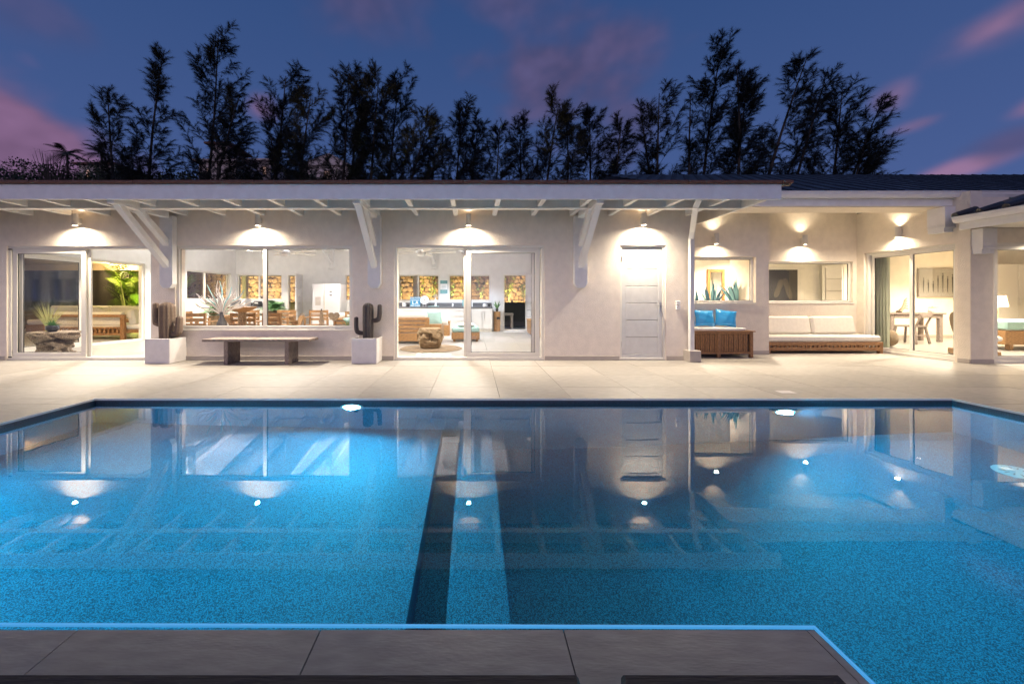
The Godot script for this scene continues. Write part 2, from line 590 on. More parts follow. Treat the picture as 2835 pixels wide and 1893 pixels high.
# ---------------------------------------------------------------- the site
func ground() -> void:
	var g := struct("ground")
	var m := MB.new()
	var y := -0.12
	for r in [[-450, -30, -450, 300], [30, 450, -450, 300], [-30, 30, -450, -26], [-30, 30, 6, 300]]:
		m.quad(Vector3(r[0], y, r[2]), Vector3(r[1], y, r[2]), Vector3(r[1], y, r[3]), Vector3(r[0], y, r[3]), Vector3.UP)
	part(g, "ground_sheet", m, M["ground"])
	var s := MB.new()          # the slab under terrace and house, open where the pool is
	for r in [[-30, 30, -26, -4.42], [-30, -4.2, -4.42, 6], [5.32, 30, -4.42, 6], [-4.2, 1.11, -1.33, 6], [1.11, 5.32, 2.6, 6]]:
		s.span(Vector3(r[0], -0.4, r[2]), Vector3(r[1], -0.022, r[3]))
	part(g, "slab", s, M["grout"])

func tiled(parent: Node, rects: Array, ox: float, oz: float, pitch: float, mats: Array, top: float, zs := []) -> void:
	var shapes := {}
	var gap := 0.004
	for r in rects:
		var i0 := floori((r[0] - ox) / pitch)
		var i1 := ceili((r[1] - ox) / pitch)
		var j0 := floori((r[2] - oz) / pitch)
		var j1 := ceili((r[3] - oz) / pitch)
		for i in range(i0, i1):
			for j in range(j0, j1):
				var x0 := maxf(r[0], ox + i * pitch + gap * 0.5)
				var x1 := minf(r[1], ox + (i + 1) * pitch - gap * 0.5)
				var z0 := maxf(r[2], oz + j * pitch + gap * 0.5)
				var z1 := minf(r[3], oz + (j + 1) * pitch - gap * 0.5)
				if x1 - x0 < 0.02 or z1 - z0 < 0.02:
					continue
				var key := Vector2i(roundi((x1 - x0) * 1000), roundi((z1 - z0) * 1000))
				if not shapes.has(key):
					var m := MB.new()
					m.box(Vector3(0, -0.01, 0), Vector3(x1 - x0, 0.02, z1 - z0))
					shapes[key] = m.mesh()
				part(parent, "tile", shapes[key], M[mats[absi(i * 7 + j * 13 + i * j) % mats.size()]], Vector3((x0 + x1) * 0.5, top + rng.randf_range(-0.0006, 0.0006), (z0 + z1) * 0.5))

func terrace() -> void:
	var t := struct("terrace")
	var mats := ["tile0", "tile1", "tile2", "tile3"]
	tiled(t, [[-9.4, 4.0, -7.22, -4.412], [4.004, 11.2, -8.69, -4.412], [-7.0, -4.192, -4.408, -2.6], [5.312, 8.0, -4.408, -2.9]], -0.505, -4.98, 0.803, mats, 0.0)
	# the narrow coping row on the near side, and the return along the pool's wide end
	tiled(t, [[-2.6, 1.128, -1.318, -0.55]], -0.505, -1.318, 0.803, ["tile1", "tile3"], 0.0)
	var plain := MB.new()
	for r in [[-30, -9.404, -7.22, -4.412], [11.204, 30, -6.8, -4.412], [-30, -7.004, -4.408, 6], [8.004, 30, -4.408, 6], [-4.192 - 2.8, -4.192, -2.596, 6], [5.312, 8.0, -2.896, 6], [-4.19, 1.128, -0.546, 6], [-4.19, -2.604, -1.318, -0.55], [1.132, 5.308, 2.61, 6]]:
		plain.span(Vector3(r[0], -0.021, r[2]), Vector3(r[1], -0.001, r[3]))
	part(t, "outer_paving", plain, M["tile1"])
	# white edge profile along the pool
	for e in [[-4.2, 5.32, -4.412, -4.396], [-4.192, -4.176, -4.396, -1.3], [5.296, 5.312, -4.396, 2.6]]:
		b1(t, "edge_trim", M["trim"], Vector3(e[0], -0.016, e[2]), Vector3(e[1], 0.004, e[3]))
	var ls := thing("glowing_edge_trim", "thin near coping trim with its blue light added as glow", "edge trim")  # edge trim, no lamp: the blue light on it is added as emission
	var lip := MB.new()
	lip.prism(PackedVector2Array([Vector2(-4.17, -1.352), Vector2(1.142, -1.33), Vector2(1.142, 2.59), Vector2(1.134, 2.59), Vector2(1.134, -1.323), Vector2(-4.17, -1.344)]), Vector3(0, -0.004, 0), Vector3(1, 0, 0), Vector3(0, 0, 1), Vector3.UP, 0.008)
	part(ls, "trim_glow", lip, M["added_blue_glow"])
	# an access lid in the paving
	b1(t, "inspection_lid", M["planter"], Vector3(3.62, -0.004, -4.78), Vector3(3.8, 0.003, -4.66))

func pool() -> void:
	var p := struct("pool")
	var wl := -0.052
	# basin walls, thick, faced with mosaic
	var wm := MB.new()
	for r in [[-4.5, 5.6, -4.72, -4.4], [-4.5, -4.18, -4.4, -1.0], [5.3, 5.6, -4.4, 2.9], [-4.18, 1.13, -1.33, -1.0], [0.83, 1.13, -1.0, 2.9], [1.13, 5.3, 2.6, 2.9]]:
		wm.span(Vector3(r[0], -2.3, r[2]), Vector3(r[1], -0.024, r[3]))
	part(p, "pool_wall", wm, M["mosaic"])
	var bm := MB.new()          # dark waterline band
	bm.span(Vector3(-4.18, -0.2, -4.4), Vector3(5.3, -0.018, -4.392))
	bm.span(Vector3(-4.18, -0.2, -4.392), Vector3(-4.172, -0.018, -1.33))
	bm.span(Vector3(5.292, -0.2, -4.392), Vector3(5.3, -0.018, 2.6))
	part(p, "waterline_band", bm, M["pool_band"])
	# floor: a shallow half, a narrow channel, a low ridge, then the deep half
	var fm := MB.new()
	fm.span(Vector3(-4.18, -2.3, -4.4), Vector3(-0.345, -0.97, -1.33))
	fm.span(Vector3(-0.345, -2.3, -4.4), Vector3(-0.14, -1.32, -1.33))
	fm.span(Vector3(-0.14, -2.3, -4.4), Vector3(0.19, -0.97, -1.33))
	fm.span(Vector3(0.19, -2.3, -4.4), Vector3(1.13, -1.5, -1.33))
	fm.span(Vector3(1.13, -2.3, -4.4), Vector3(5.3, -1.5, 2.6))
	part(p, "pool_floor", fm, M["mosaic"])
	var w := struct("water")
	var m := MB.new()
	m.prism(PackedVector2Array([Vector2(-4.19, -4.41), Vector2(5.31, -4.41), Vector2(5.31, 2.61), Vector2(1.12, 2.61), Vector2(1.12, -1.32), Vector2(-4.19, -1.32)]), Vector3(0, -2.2, 0), Vector3(1, 0, 0), Vector3(0, 0, 1), Vector3.UP, 2.2 + wl)
	part(w, "water_body", m, M["water"])
	var lab := ["round pool light glowing in front of the long bench's half of the pool", "round pool light glowing below the storage bench and daybed", "round pool light on the short wall beside the shallow half", "round pool light on the short wall of the deep half"]
	var at := [Vector3(-1.34, -0.19, -4.392), Vector3(3.44, -0.46, -4.4), Vector3(-4.18, -0.42, -2.3), Vector3(5.3, -0.5, 0.3)]
	for k in 4:
		var o := thing("pool_light", lab[k], "pool light", at[k], "", [0.0, 0.0, PI * 0.5, -PI * 0.5][k])
		var rim := MB.new()
		var lens := MB.new()
		var ring := []
		for i in 33:
			ring.append(i / 32.0 * TAU)
		for i in 32:
			var a := Vector3(cos(ring[i]), sin(ring[i]), 0)
			var b := Vector3(cos(ring[i + 1]), sin(ring[i + 1]), 0)
			rim.quad(a * 0.128, b * 0.128, b * 0.122 + Vector3(0, 0, 0.012), a * 0.122 + Vector3(0, 0, 0.012), (a + b).normalized())
			rim.quad(a * 0.122 + Vector3(0, 0, 0.012), b * 0.122 + Vector3(0, 0, 0.012), b * 0.098 + Vector3(0, 0, 0.012), a * 0.098 + Vector3(0, 0, 0.012), Vector3(0, 0, 1))
			lens.tri(Vector3(0, 0, 0.014), a * 0.099 + Vector3(0, 0, 0.008), b * 0.099 + Vector3(0, 0, 0.008), Vector3(0, 0, 1))
		part(o, "rim", rim, M["planter"])
		part(o, "lens", lens, M["pool_lamp_glow"])
		spot(o, Vector3(0, 0, 0.03), Vector3([-0.1, 0.5, 0.0, 0.0][k], -0.08, 1.0), Color(0.4, 0.84, 1.0), [6.2, 5.8, 6.8, 5.0][k], 86.0, 0.5, 0.06)
	var g := thing("floor_inlet", "round white slotted inlet cover on the pool floor", "pool inlet", Vector3(4.78, -1.5, -3.5))
	var d := MB.new()
	d.lathe(Vector3.ZERO, [[0.14, 0.0], [0.14, 0.012], [0.14, 0.012], [0.12, 0.018], [0.0, 0.019]], 28)
	part(g, "cover", d, M["print_white"])
	for k in 12:
		var a := k / 12.0 * TAU
		var s := MB.new()
		s.bar(Vector3(cos(a) * 0.06, 0.021, sin(a) * 0.06), Vector3(cos(a) * 0.1, 0.021, sin(a) * 0.1), 0.01, 0.004)
		part(g, "slot", s, M["baseboard"])
	# dark wooden loungers in front of the camera
	var ls := ["dark wooden lounger lying along the near coping", "shorter dark wooden lounger beside the pool's corner"]
	var lx := [[-2.4, 0.222], [0.312, 0.775]]
	for k in 2:
		var o := thing("lounger", ls[k], "lounger", Vector3(0, 0, 0), "dark loungers by the coping")
		var x0: float = lx[k][0]
		var x1: float = lx[k][1]
		for j in 7:
			var z0 := -0.845 + j * 0.17
			b1(o, "plank", M["black_wood_x"], Vector3(x0, 0.262, z0), Vector3(x1, 0.3, z0 + 0.164), 0.006)
		for q in [x0 + 0.05, x1 - 0.05]:
			for z in [-0.8, 0.3]:
				b1(o, "leg", M["black_wood_y"], Vector3(q - 0.03, 0.001, z - 0.03), Vector3(q + 0.03, 0.262, z + 0.03))
	var bx := thing("side_table", "low brown wooden stool between the dark loungers", "stool")
	b1(bx, "top", M["grey_wood_z"], Vector3(0.23, 0.2, -0.86), Vector3(0.305, 0.24, -0.4), 0.004)
	for z in [-0.83, -0.43]:
		b1(bx, "leg", M["grey_wood_y"], Vector3(0.24, 0.001, z - 0.02), Vector3(0.295, 0.2, z + 0.02))

# ---------------------------------------------------------------- the house
func along(a: Vector2, b: Vector2) -> Transform3D:       # a, b as (x, d); local x runs from a to b, z points to the viewer's side
	var pa := Vector3(a.x, 0, -a.y)
	var x := (Vector3(b.x, 0, -b.y) - pa).normalized()
	return Transform3D(Basis(x, Vector3.UP, x.cross(Vector3.UP)), pa)

func wall(parent: Node, called: String, mt: String, a: Vector2, b: Vector2, y0: float, y1: float, thick: float, open := []) -> MeshInstance3D:
	var m := MB.new()
	var len := a.distance_to(b)
	var x := 0.0
	for o in open:
		if o[0] > x + 0.001:
			m.span(Vector3(x, y0, -thick), Vector3(o[0], y1, 0))
		if o[2] > y0 + 0.001:
			m.span(Vector3(o[0], y0, -thick), Vector3(o[1], o[2], 0))
		if o[3] < y1 - 0.001:
			m.span(Vector3(o[0], o[3], -thick), Vector3(o[1], y1, 0))
		x = o[1]
	if x < len - 0.001:
		m.span(Vector3(x, y0, -thick), Vector3(len, y1, 0))
	var p := part(parent, called, m, M[mt])
	p.transform = along(a, b)
	return p

func gable(h: Node, a: Vector2, b: Vector2, len: float, thick: float) -> void:     # the wall's top, up to the sloped ceiling
	var m := MB.new()
	var pts := PackedVector2Array([Vector2(0, 2.851)])
	for q in [[0.0, 0.0], [0.5, 0.0], [1.0, 0.0]]:
		var d: float = lerpf(a.y, b.y, q[0])
		pts.append(Vector2(len * q[0], (3.66 - (10.75 - d) * 0.2197 if d < 10.75 else 3.66 - (d - 10.75) * 0.166) - 0.01))
	pts.append(Vector2(len, 2.851))
	m.prism(pts, Vector3(0, 0, -thick), Vector3.RIGHT, Vector3.UP, Vector3(0, 0, 1), thick)
	part(h, "interior_wall", m, M["wall_white"]).transform = along(a, b)

func unit(parent: Node, called: String, a: Vector2, b: Vector2, y0: float, inset := 0.0) -> Node3D:
	var o := node(parent, called)
	o.transform = along(a, b)
	o.transform.origin += o.transform.basis.z * -inset + Vector3(0, y0, 0)
	return o

func framed(o: Node3D, called: String, x0: float, x1: float, y0: float, y1: float, w: float, dp: float, z: float, mt := "frame") -> void:   # four bars butted end to end, front face at z
	var m := MB.new()
	m.rbox(Vector3((x0 + x1) * 0.5, y0 + w * 0.5, z - dp * 0.5), Vector3(x1 - x0, w, dp), 0.005)
	m.rbox(Vector3((x0 + x1) * 0.5, y1 - w * 0.5, z - dp * 0.5), Vector3(x1 - x0, w, dp), 0.005)
	m.rbox(Vector3(x0 + w * 0.5, (y0 + y1) * 0.5, z - dp * 0.5), Vector3(w, y1 - y0 - 2 * w, dp), 0.005)
	m.rbox(Vector3(x1 - w * 0.5, (y0 + y1) * 0.5, z - dp * 0.5), Vector3(w, y1 - y0 - 2 * w, dp), 0.005)
	part(o, called, m, M[mt])

func pane(o: Node3D, x0: float, x1: float, y0: float, y1: float, z: float, mt := "glass") -> void:
	var m := MB.new()
	m.quad(Vector3(x0, y0, z), Vector3(x1, y0, z), Vector3(x1, y1, z), Vector3(x0, y1, z), Vector3(0, 0, 1))
	part(o, "pane", m, M[mt])
	var g := MB.new()          # dark rubber seal round the glass
	var t := 0.008
	g.box(Vector3((x0 + x1) * 0.5, y0 + t * 0.5, z), Vector3(x1 - x0, t, 0.012))
	g.box(Vector3((x0 + x1) * 0.5, y1 - t * 0.5, z), Vector3(x1 - x0, t, 0.012))
	g.box(Vector3(x0 + t * 0.5, (y0 + y1) * 0.5, z), Vector3(t, y1 - y0 - 2 * t, 0.012))
	g.box(Vector3(x1 - t * 0.5, (y0 + y1) * 0.5, z), Vector3(t, y1 - y0 - 2 * t, 0.012))
	part(o, "seal", g, M["frame_dark"])

func sash(o: Node3D, x0: float, x1: float, y0: float, y1: float, w: float, z: float, mt := "glass") -> void:
	framed(o, "sash_frame", x0, x1, y0, y1, w, 0.035, z)
	pane(o, x0 + w, x1 - w, y0 + w, y1 - w, z - 0.018, mt)

func fixed_window(parent: Node, a: Vector2, b: Vector2, y0: float, y1: float, inset: float, mulls := [], w := 0.05, sill := true) -> Node3D:
	var o := unit(parent, "window", a, b, y0, inset)
	var len := a.distance_to(b)
	var h := y1 - y0
	framed(o, "frame", 0.0, len, 0.0, h, w, 0.06, 0.0)
	var x := w
	for q in mulls:
		var m := MB.new()
		m.rbox(Vector3(q, h * 0.5, -0.028), Vector3(0.07, h - 2 * w, 0.05), 0.004)
		part(o, "mullion", m, M["frame"])
		pane(o, x, q - 0.035, w, h - w, -0.03)
		x = q + 0.035
	pane(o, x, len - w, w, h - w, -0.03)
	if sill:
		var s := MB.new()
		s.rbox(Vector3(len * 0.5, -0.012, inset * 0.5 + 0.012), Vector3(len + 0.02, 0.024, inset + 0.02), 0.004)
		part(o, "sill", s, M["frame"])
	return o

func baseboard(h: Node, a: Vector2, b: Vector2, gaps := []) -> void:
	var t := along(a, b)
	var len := a.distance_to(b)
	var x := 0.0
	var cuts := gaps.duplicate()
	cuts.append([len, len])
	for g in cuts:
		if g[0] - x > 0.02:
			var m := MB.new()
			m.rbox(Vector3((x + g[0]) * 0.5, 0.041, 0.006), Vector3(g[0] - x, 0.078, 0.014), 0.003)
			part(h, "baseboard", m, M["baseboard"]).transform = t
		x = g[1]

const WALL_D := 7.226
func house() -> void:
	var h := thing("house", "long single-storey villa with white bracketed eave, big lit windows and sliding doors", "house")
	# ---- main front wall
	var A := Vector2(-13.0, WALL_D)
	var B := Vector2(4.0, WALL_D)
	var op := [[-8.48, -5.836, 0.0, 2.075], [-5.42, -2.197, 0.563, 2.087], [-1.435, 1.292, 0.0, 2.09], [2.668, 3.495, 0.0, 2.09]]
	var lo := []
	for o in op:
		lo.append([o[0] + 13.0, o[1] + 13.0, o[2], o[3]])
	wall(h, "front_wall", "stucco", A, B, 0.0, 2.92, 0.25, lo)
	baseboard(h, A, B, [[4.5, 7.18], [11.55, 14.3], [15.655, 16.51]])
	# inner skin of the front wall, white
	var skin := wall(h, "interior_wall", "wall_white", A, B, 0.0, 2.86, 0.02, lo)
	skin.position.z -= 0.252
	# ---- sliding door to the dining side
	var d1 := unit(h, "sliding_door", Vector2(-8.48, WALL_D), Vector2(-5.836, WALL_D), 0.0, 0.025)
	framed(d1, "frame", 0.0, 2.644, 0.0, 2.075, 0.05, 0.12, 0.0)
	sash(d1, 0.06, 1.4, 0.05, 2.025, 0.085, -0.015, "glass_tinted")
	sash(d1, 0.12, 1.45, 0.05, 2.025, 0.07, -0.062, "glass_tinted")
	for y in [0.055, 2.015]:
		var hd := MB.new()
		hd.box(Vector3(0.045, y, 0.01), Vector3(0.05, 0.02, 0.02))
		part(d1, "track_stop", hd, M["frame_dark"])
	# ---- long window
	fixed_window(h, Vector2(-5.42, WALL_D), Vector2(-2.197, WALL_D), 0.563, 2.087, 0.03, [1.615], 0.062)
	# ---- sliding door to the living side
	var d2 := unit(h, "sliding_door", Vector2(-1.435, WALL_D), Vector2(1.292, WALL_D), 0.0, 0.025)
	framed(d2, "frame", 0.0, 2.727, 0.0, 2.09, 0.05, 0.12, 0.0)
	sash(d2, 1.31, 2.65, 0.05, 2.04, 0.085, -0.015)
	sash(d2, 1.26, 2.58, 0.05, 2.04, 0.07, -0.062)
	# ---- white panelled door
	var d3 := unit(h, "door", Vector2(2.668, WALL_D), Vector2(3.495, WALL_D), 0.0, 0.03)
	framed(d3, "frame", 0.0, 0.827, 0.0, 2.09, 0.04, 0.1, 0.01)
	framed(d3, "leaf_frame", 0.044, 0.783, 0.03, 2.046, 0.075, 0.045, -0.004, "door_grey")
	var ph := (2.046 - 0.03 - 0.15) / 6.0
	for k in 6:
		var m := MB.new()
		m.rbox(Vector3(0.4135, 0.105 + ph * (k + 0.5), -0.026), Vector3(0.739 - 0.15, ph - 0.005, 0.03), 0.006)
		part(d3, "panel", m, M["door_grey"])
	var hm := MB.new()
	hm.rbox(Vector3(0.745, 0.96, 0.0), Vector3(0.03, 0.2, 0.012), 0.004)
	hm.tube([Vector3(0.745, 1.0, 0.0), Vector3(0.745, 1.0, 0.05), Vector3(0.735, 1.0, 0.055), Vector3(0.62, 1.0, 0.055)], [0.01, 0.01, 0.01, 0.009])
	part(d3, "handle", hm, M["metal"])
	for y in [0.25, 1.8]:
		var hg := MB.new()
		hg.tube([Vector3(0.042, y, 0.012), Vector3(0.042, y + 0.09, 0.012)], [0.009, 0.009])
		part(d3, "hinge", hg, M["metal"])
	eave(h)
	# ---- the recess with the daybed
	wall(h, "end_wall", "stucco", Vector2(3.998, WALL_D + 0.252), Vector2(3.75, WALL_D + 0.252), 0.0, 3.05, -0.515)
	wall(h, "recess_wall", "stucco_cream", Vector2(3.98, 8.0), Vector2(5.95, 8.0), 0.0, 3.035, 0.22, [[0.2, 1.704, 1.04, 1.964]])
	wall(h, "recess_return", "stucco_cream", Vector2(5.948, 8.222), Vector2(5.948, 8.9), 0.0, 3.035, 0.2)
	wall(h, "recess_wall", "stucco_cream", Vector2(5.95, 8.7), Vector2(8.392, 8.7), 0.0, 3.035, 0.22, [[0.2, 2.36, 1.04, 1.935]])
	baseboard(h, Vector2(4.0, 8.0), Vector2(5.95, 8.0))
	baseboard(h, Vector2(5.95, 8.7), Vector2(8.39, 8.7))
	fixed_window(h, Vector2(4.18, 8.0), Vector2(5.684, 8.0), 1.04, 1.964, 0.07, [], 0.045)
	fixed_window(h, Vector2(6.15, 8.7), Vector2(8.31, 8.7), 1.04, 1.935, 0.05, [], 0.04)
	var C0 := Vector2(8.39, 8.72)
	var C1 := Vector2(8.53, 6.82)
	var cl := C0.distance_to(C1)
	wall(h, "wing_wall", "stucco_cream", C0, C1, 0.0, 2.97, 0.22, [[0.17, 1.735, 0.0, 2.096]])
	baseboard(h, C0, C1, [[0.17, 1.735]])
	var dc := unit(h, "sliding_door", C0.lerp(C1, 0.17 / cl), C0.lerp(C1, 1.735 / cl), 0.0, 0.05)
	framed(dc, "frame", 0.0, 1.565, 0.0, 2.096, 0.05, 0.12, 0.0)
	sash(dc, 0.052, 0.82, 0.05, 2.046, 0.06, -0.06)
	sash(dc, 0.78, 1.513, 0.05, 2.046, 0.06, -0.02)
	# ---- front of the wing
	wall(h, "wing_wall", "stucco_cream", Vector2(8.532, 6.82), Vector2(13.5, 6.82), 0.0, 2.45, 0.22, [[0.39, 2.6, 0.0, 2.083]])
	baseboard(h, Vector2(8.532, 6.82), Vector2(13.5, 6.82), [[0.39, 2.6]])
	var de := unit(h, "sliding_door", Vector2(8.922, 6.82), Vector2(11.132, 6.82), 0.0, 0.05)
	framed(de, "frame", 0.0, 2.21, 0.0, 2.083, 0.05, 0.12, 0.0)
	sash(de, 0.1, 1.12, 0.05, 2.033, 0.07, -0.02)
	sash(de, 1.08, 2.15, 0.05, 2.033, 0.07, -0.062)
	wing_roof(h)
	rooms(h)

func eave(h: Node) -> void:
	var fd := 5.95
	b1(h, "fascia", M["paint"], Vector3(-13.0, 2.6, -fd - 0.035), Vector3(4.616, 2.828, -fd), 0.004)
	var k := 0
	var x := -13.05
	while x < 4.7:          # terracotta drip edge of the roof, in lengths
		var w: float = [1.55, 1.8, 1.4, 1.7][k % 4]
		b1(h, "roof_edge", M["terracotta"], Vector3(x, 2.83, -fd - 0.3), Vector3(minf(x + w - 0.006, 4.76), 2.873 + 0.002 * (k % 2), -fd + 0.05), 0.006)
		x += w
		k += 1
	for j in 3:             # ends of the roof battens
		b1(h, "batten", M["soffit_wood"], Vector3(4.62, 2.8 - j * 0.0, -fd - 0.02 - j * 0.35), Vector3(4.74, 2.828, -fd + 0.02 - j * 0.35))
	b1(h, "purlin", M["paint"], Vector3(-13.0, 2.592, -6.62), Vector3(4.38, 2.77, -6.5), 0.004)
	for i in range(-18, 7):
		var rx := -0.316 + 0.7 * i
		b1(h, "rafter", M["paint"], Vector3(rx - 0.038, 2.622, -7.22), Vector3(rx + 0.038, 2.78, -fd - 0.037), 0.004)
	b1(h, "gable_board", M["paint"], Vector3(4.385, 2.59, -7.85), Vector3(4.435, 2.82, -fd - 0.037), 0.004)
	# boarded soffit above the rafters, then the low roof over the rooms
	var s := MB.new()
	var q := MB.new()
	var sl := 0.21
	for r in [[-13.0, 4.6]]:
		s.quad(Vector3(r[0], 2.79, -fd - 0.036), Vector3(r[1], 2.79, -fd - 0.036), Vector3(r[1], 2.86, -WALL_D - 0.1), Vector3(r[0], 2.86, -WALL_D - 0.1), Vector3.DOWN)
		q.quad(Vector3(r[0], 2.86, -fd), Vector3(r[1], 2.86, -fd), Vector3(r[1], 2.86 + sl * 4.8, -10.75), Vector3(r[0], 2.86 + sl * 4.8, -10.75), Vector3.UP)
		q.quad(Vector3(r[0], 2.86 + sl * 4.8, -10.75), Vector3(r[1], 2.86 + sl * 4.8, -10.75), Vector3(r[1], 3.0, -15.2), Vector3(r[0], 3.0, -15.2), Vector3.UP)
		for e in [r[0], r[1]]:
			var yv := Vector3(e, 2.86 + sl * 4.8, -10.75)
			q.tri(Vector3(e, 2.86, -fd), yv, Vector3(e, 3.0, -15.2), Vector3.RIGHT)
	part(h, "soffit", s, M["soffit_wood"])
	part(h, "roof_slope", q, M["roof_tile"])
	# brackets
	for bx in [-5.5, -1.775, 1.93]:
		var br := node(h, "bracket", Vector3(bx, 0, -WALL_D))
		var post := MB.new()
		post.prism(PackedVector2Array([Vector2(-0.115, 2.6), Vector2(-0.115, 1.385), Vector2(-0.06, 1.31), Vector2(0.06, 1.31), Vector2(0.115, 1.385), Vector2(0.115, 2.6)]), Vector3(0, 0, 0.002), Vector3.RIGHT, Vector3.UP, Vector3(0, 0, 1), 0.11)
		part(br, "post", post, M["paint"])
		b1(br, "arm", M["paint"], Vector3(-0.06, 2.56, 0.114), Vector3(0.06, 2.72, 1.2), 0.005)
		for s2 in [[1.67, 1.1], [2.06, 0.72]]:
			var a := Vector3(0, s2[0], 0.112)
			var b := Vector3(0, 2.575, s2[1])
			var m := MB.new()
			var dz: float = 0.085
			m.prism(PackedVector2Array([Vector2(a.z, a.y), Vector2(a.z, a.y + dz * 1.5), Vector2(b.z - dz, b.y), Vector2(b.z + dz * 0.5, b.y)]), Vector3(-0.05, 0, 0), Vector3(0, 0, 1), Vector3.UP, Vector3.RIGHT, 0.1)
			part(br, "strut", m, M["paint"])
	# downpipe from the eave gutter to a plinth at the corner
	var dp := MB.new()
	var path := [Vector3(3.5, 2.66, -6.15), Vector3(3.53, 2.58, -6.3), Vector3(3.86, 2.3, -7.0), Vector3(3.895, 2.2, -7.1), Vector3(3.895, 0.16, -7.1)]
	for i in 4:
		var w := 0.085
		dp.bar(path[i], path[i + 1], w, 0.07, Vector3(0, 0, 1) if i > 2 else Vector3(0.3, 1, 0), 0.01)
	part(h, "downpipe", dp, M["paint"])
	b1(h, "pipe_plinth", M["baseboard"], Vector3(3.81, 0.0, -7.21), Vector3(4.01, 0.2, -6.99), 0.006)
	var cb := MB.new()
	for i in 4:
		cb.tube([Vector3(3.955, 2.18 - i * 0.03, -7.2), Vector3(3.955, 2.2 - i * 0.03, -7.2)], [0.035, 0.035], 10)
	part(h, "corbel", cb, M["paint"])

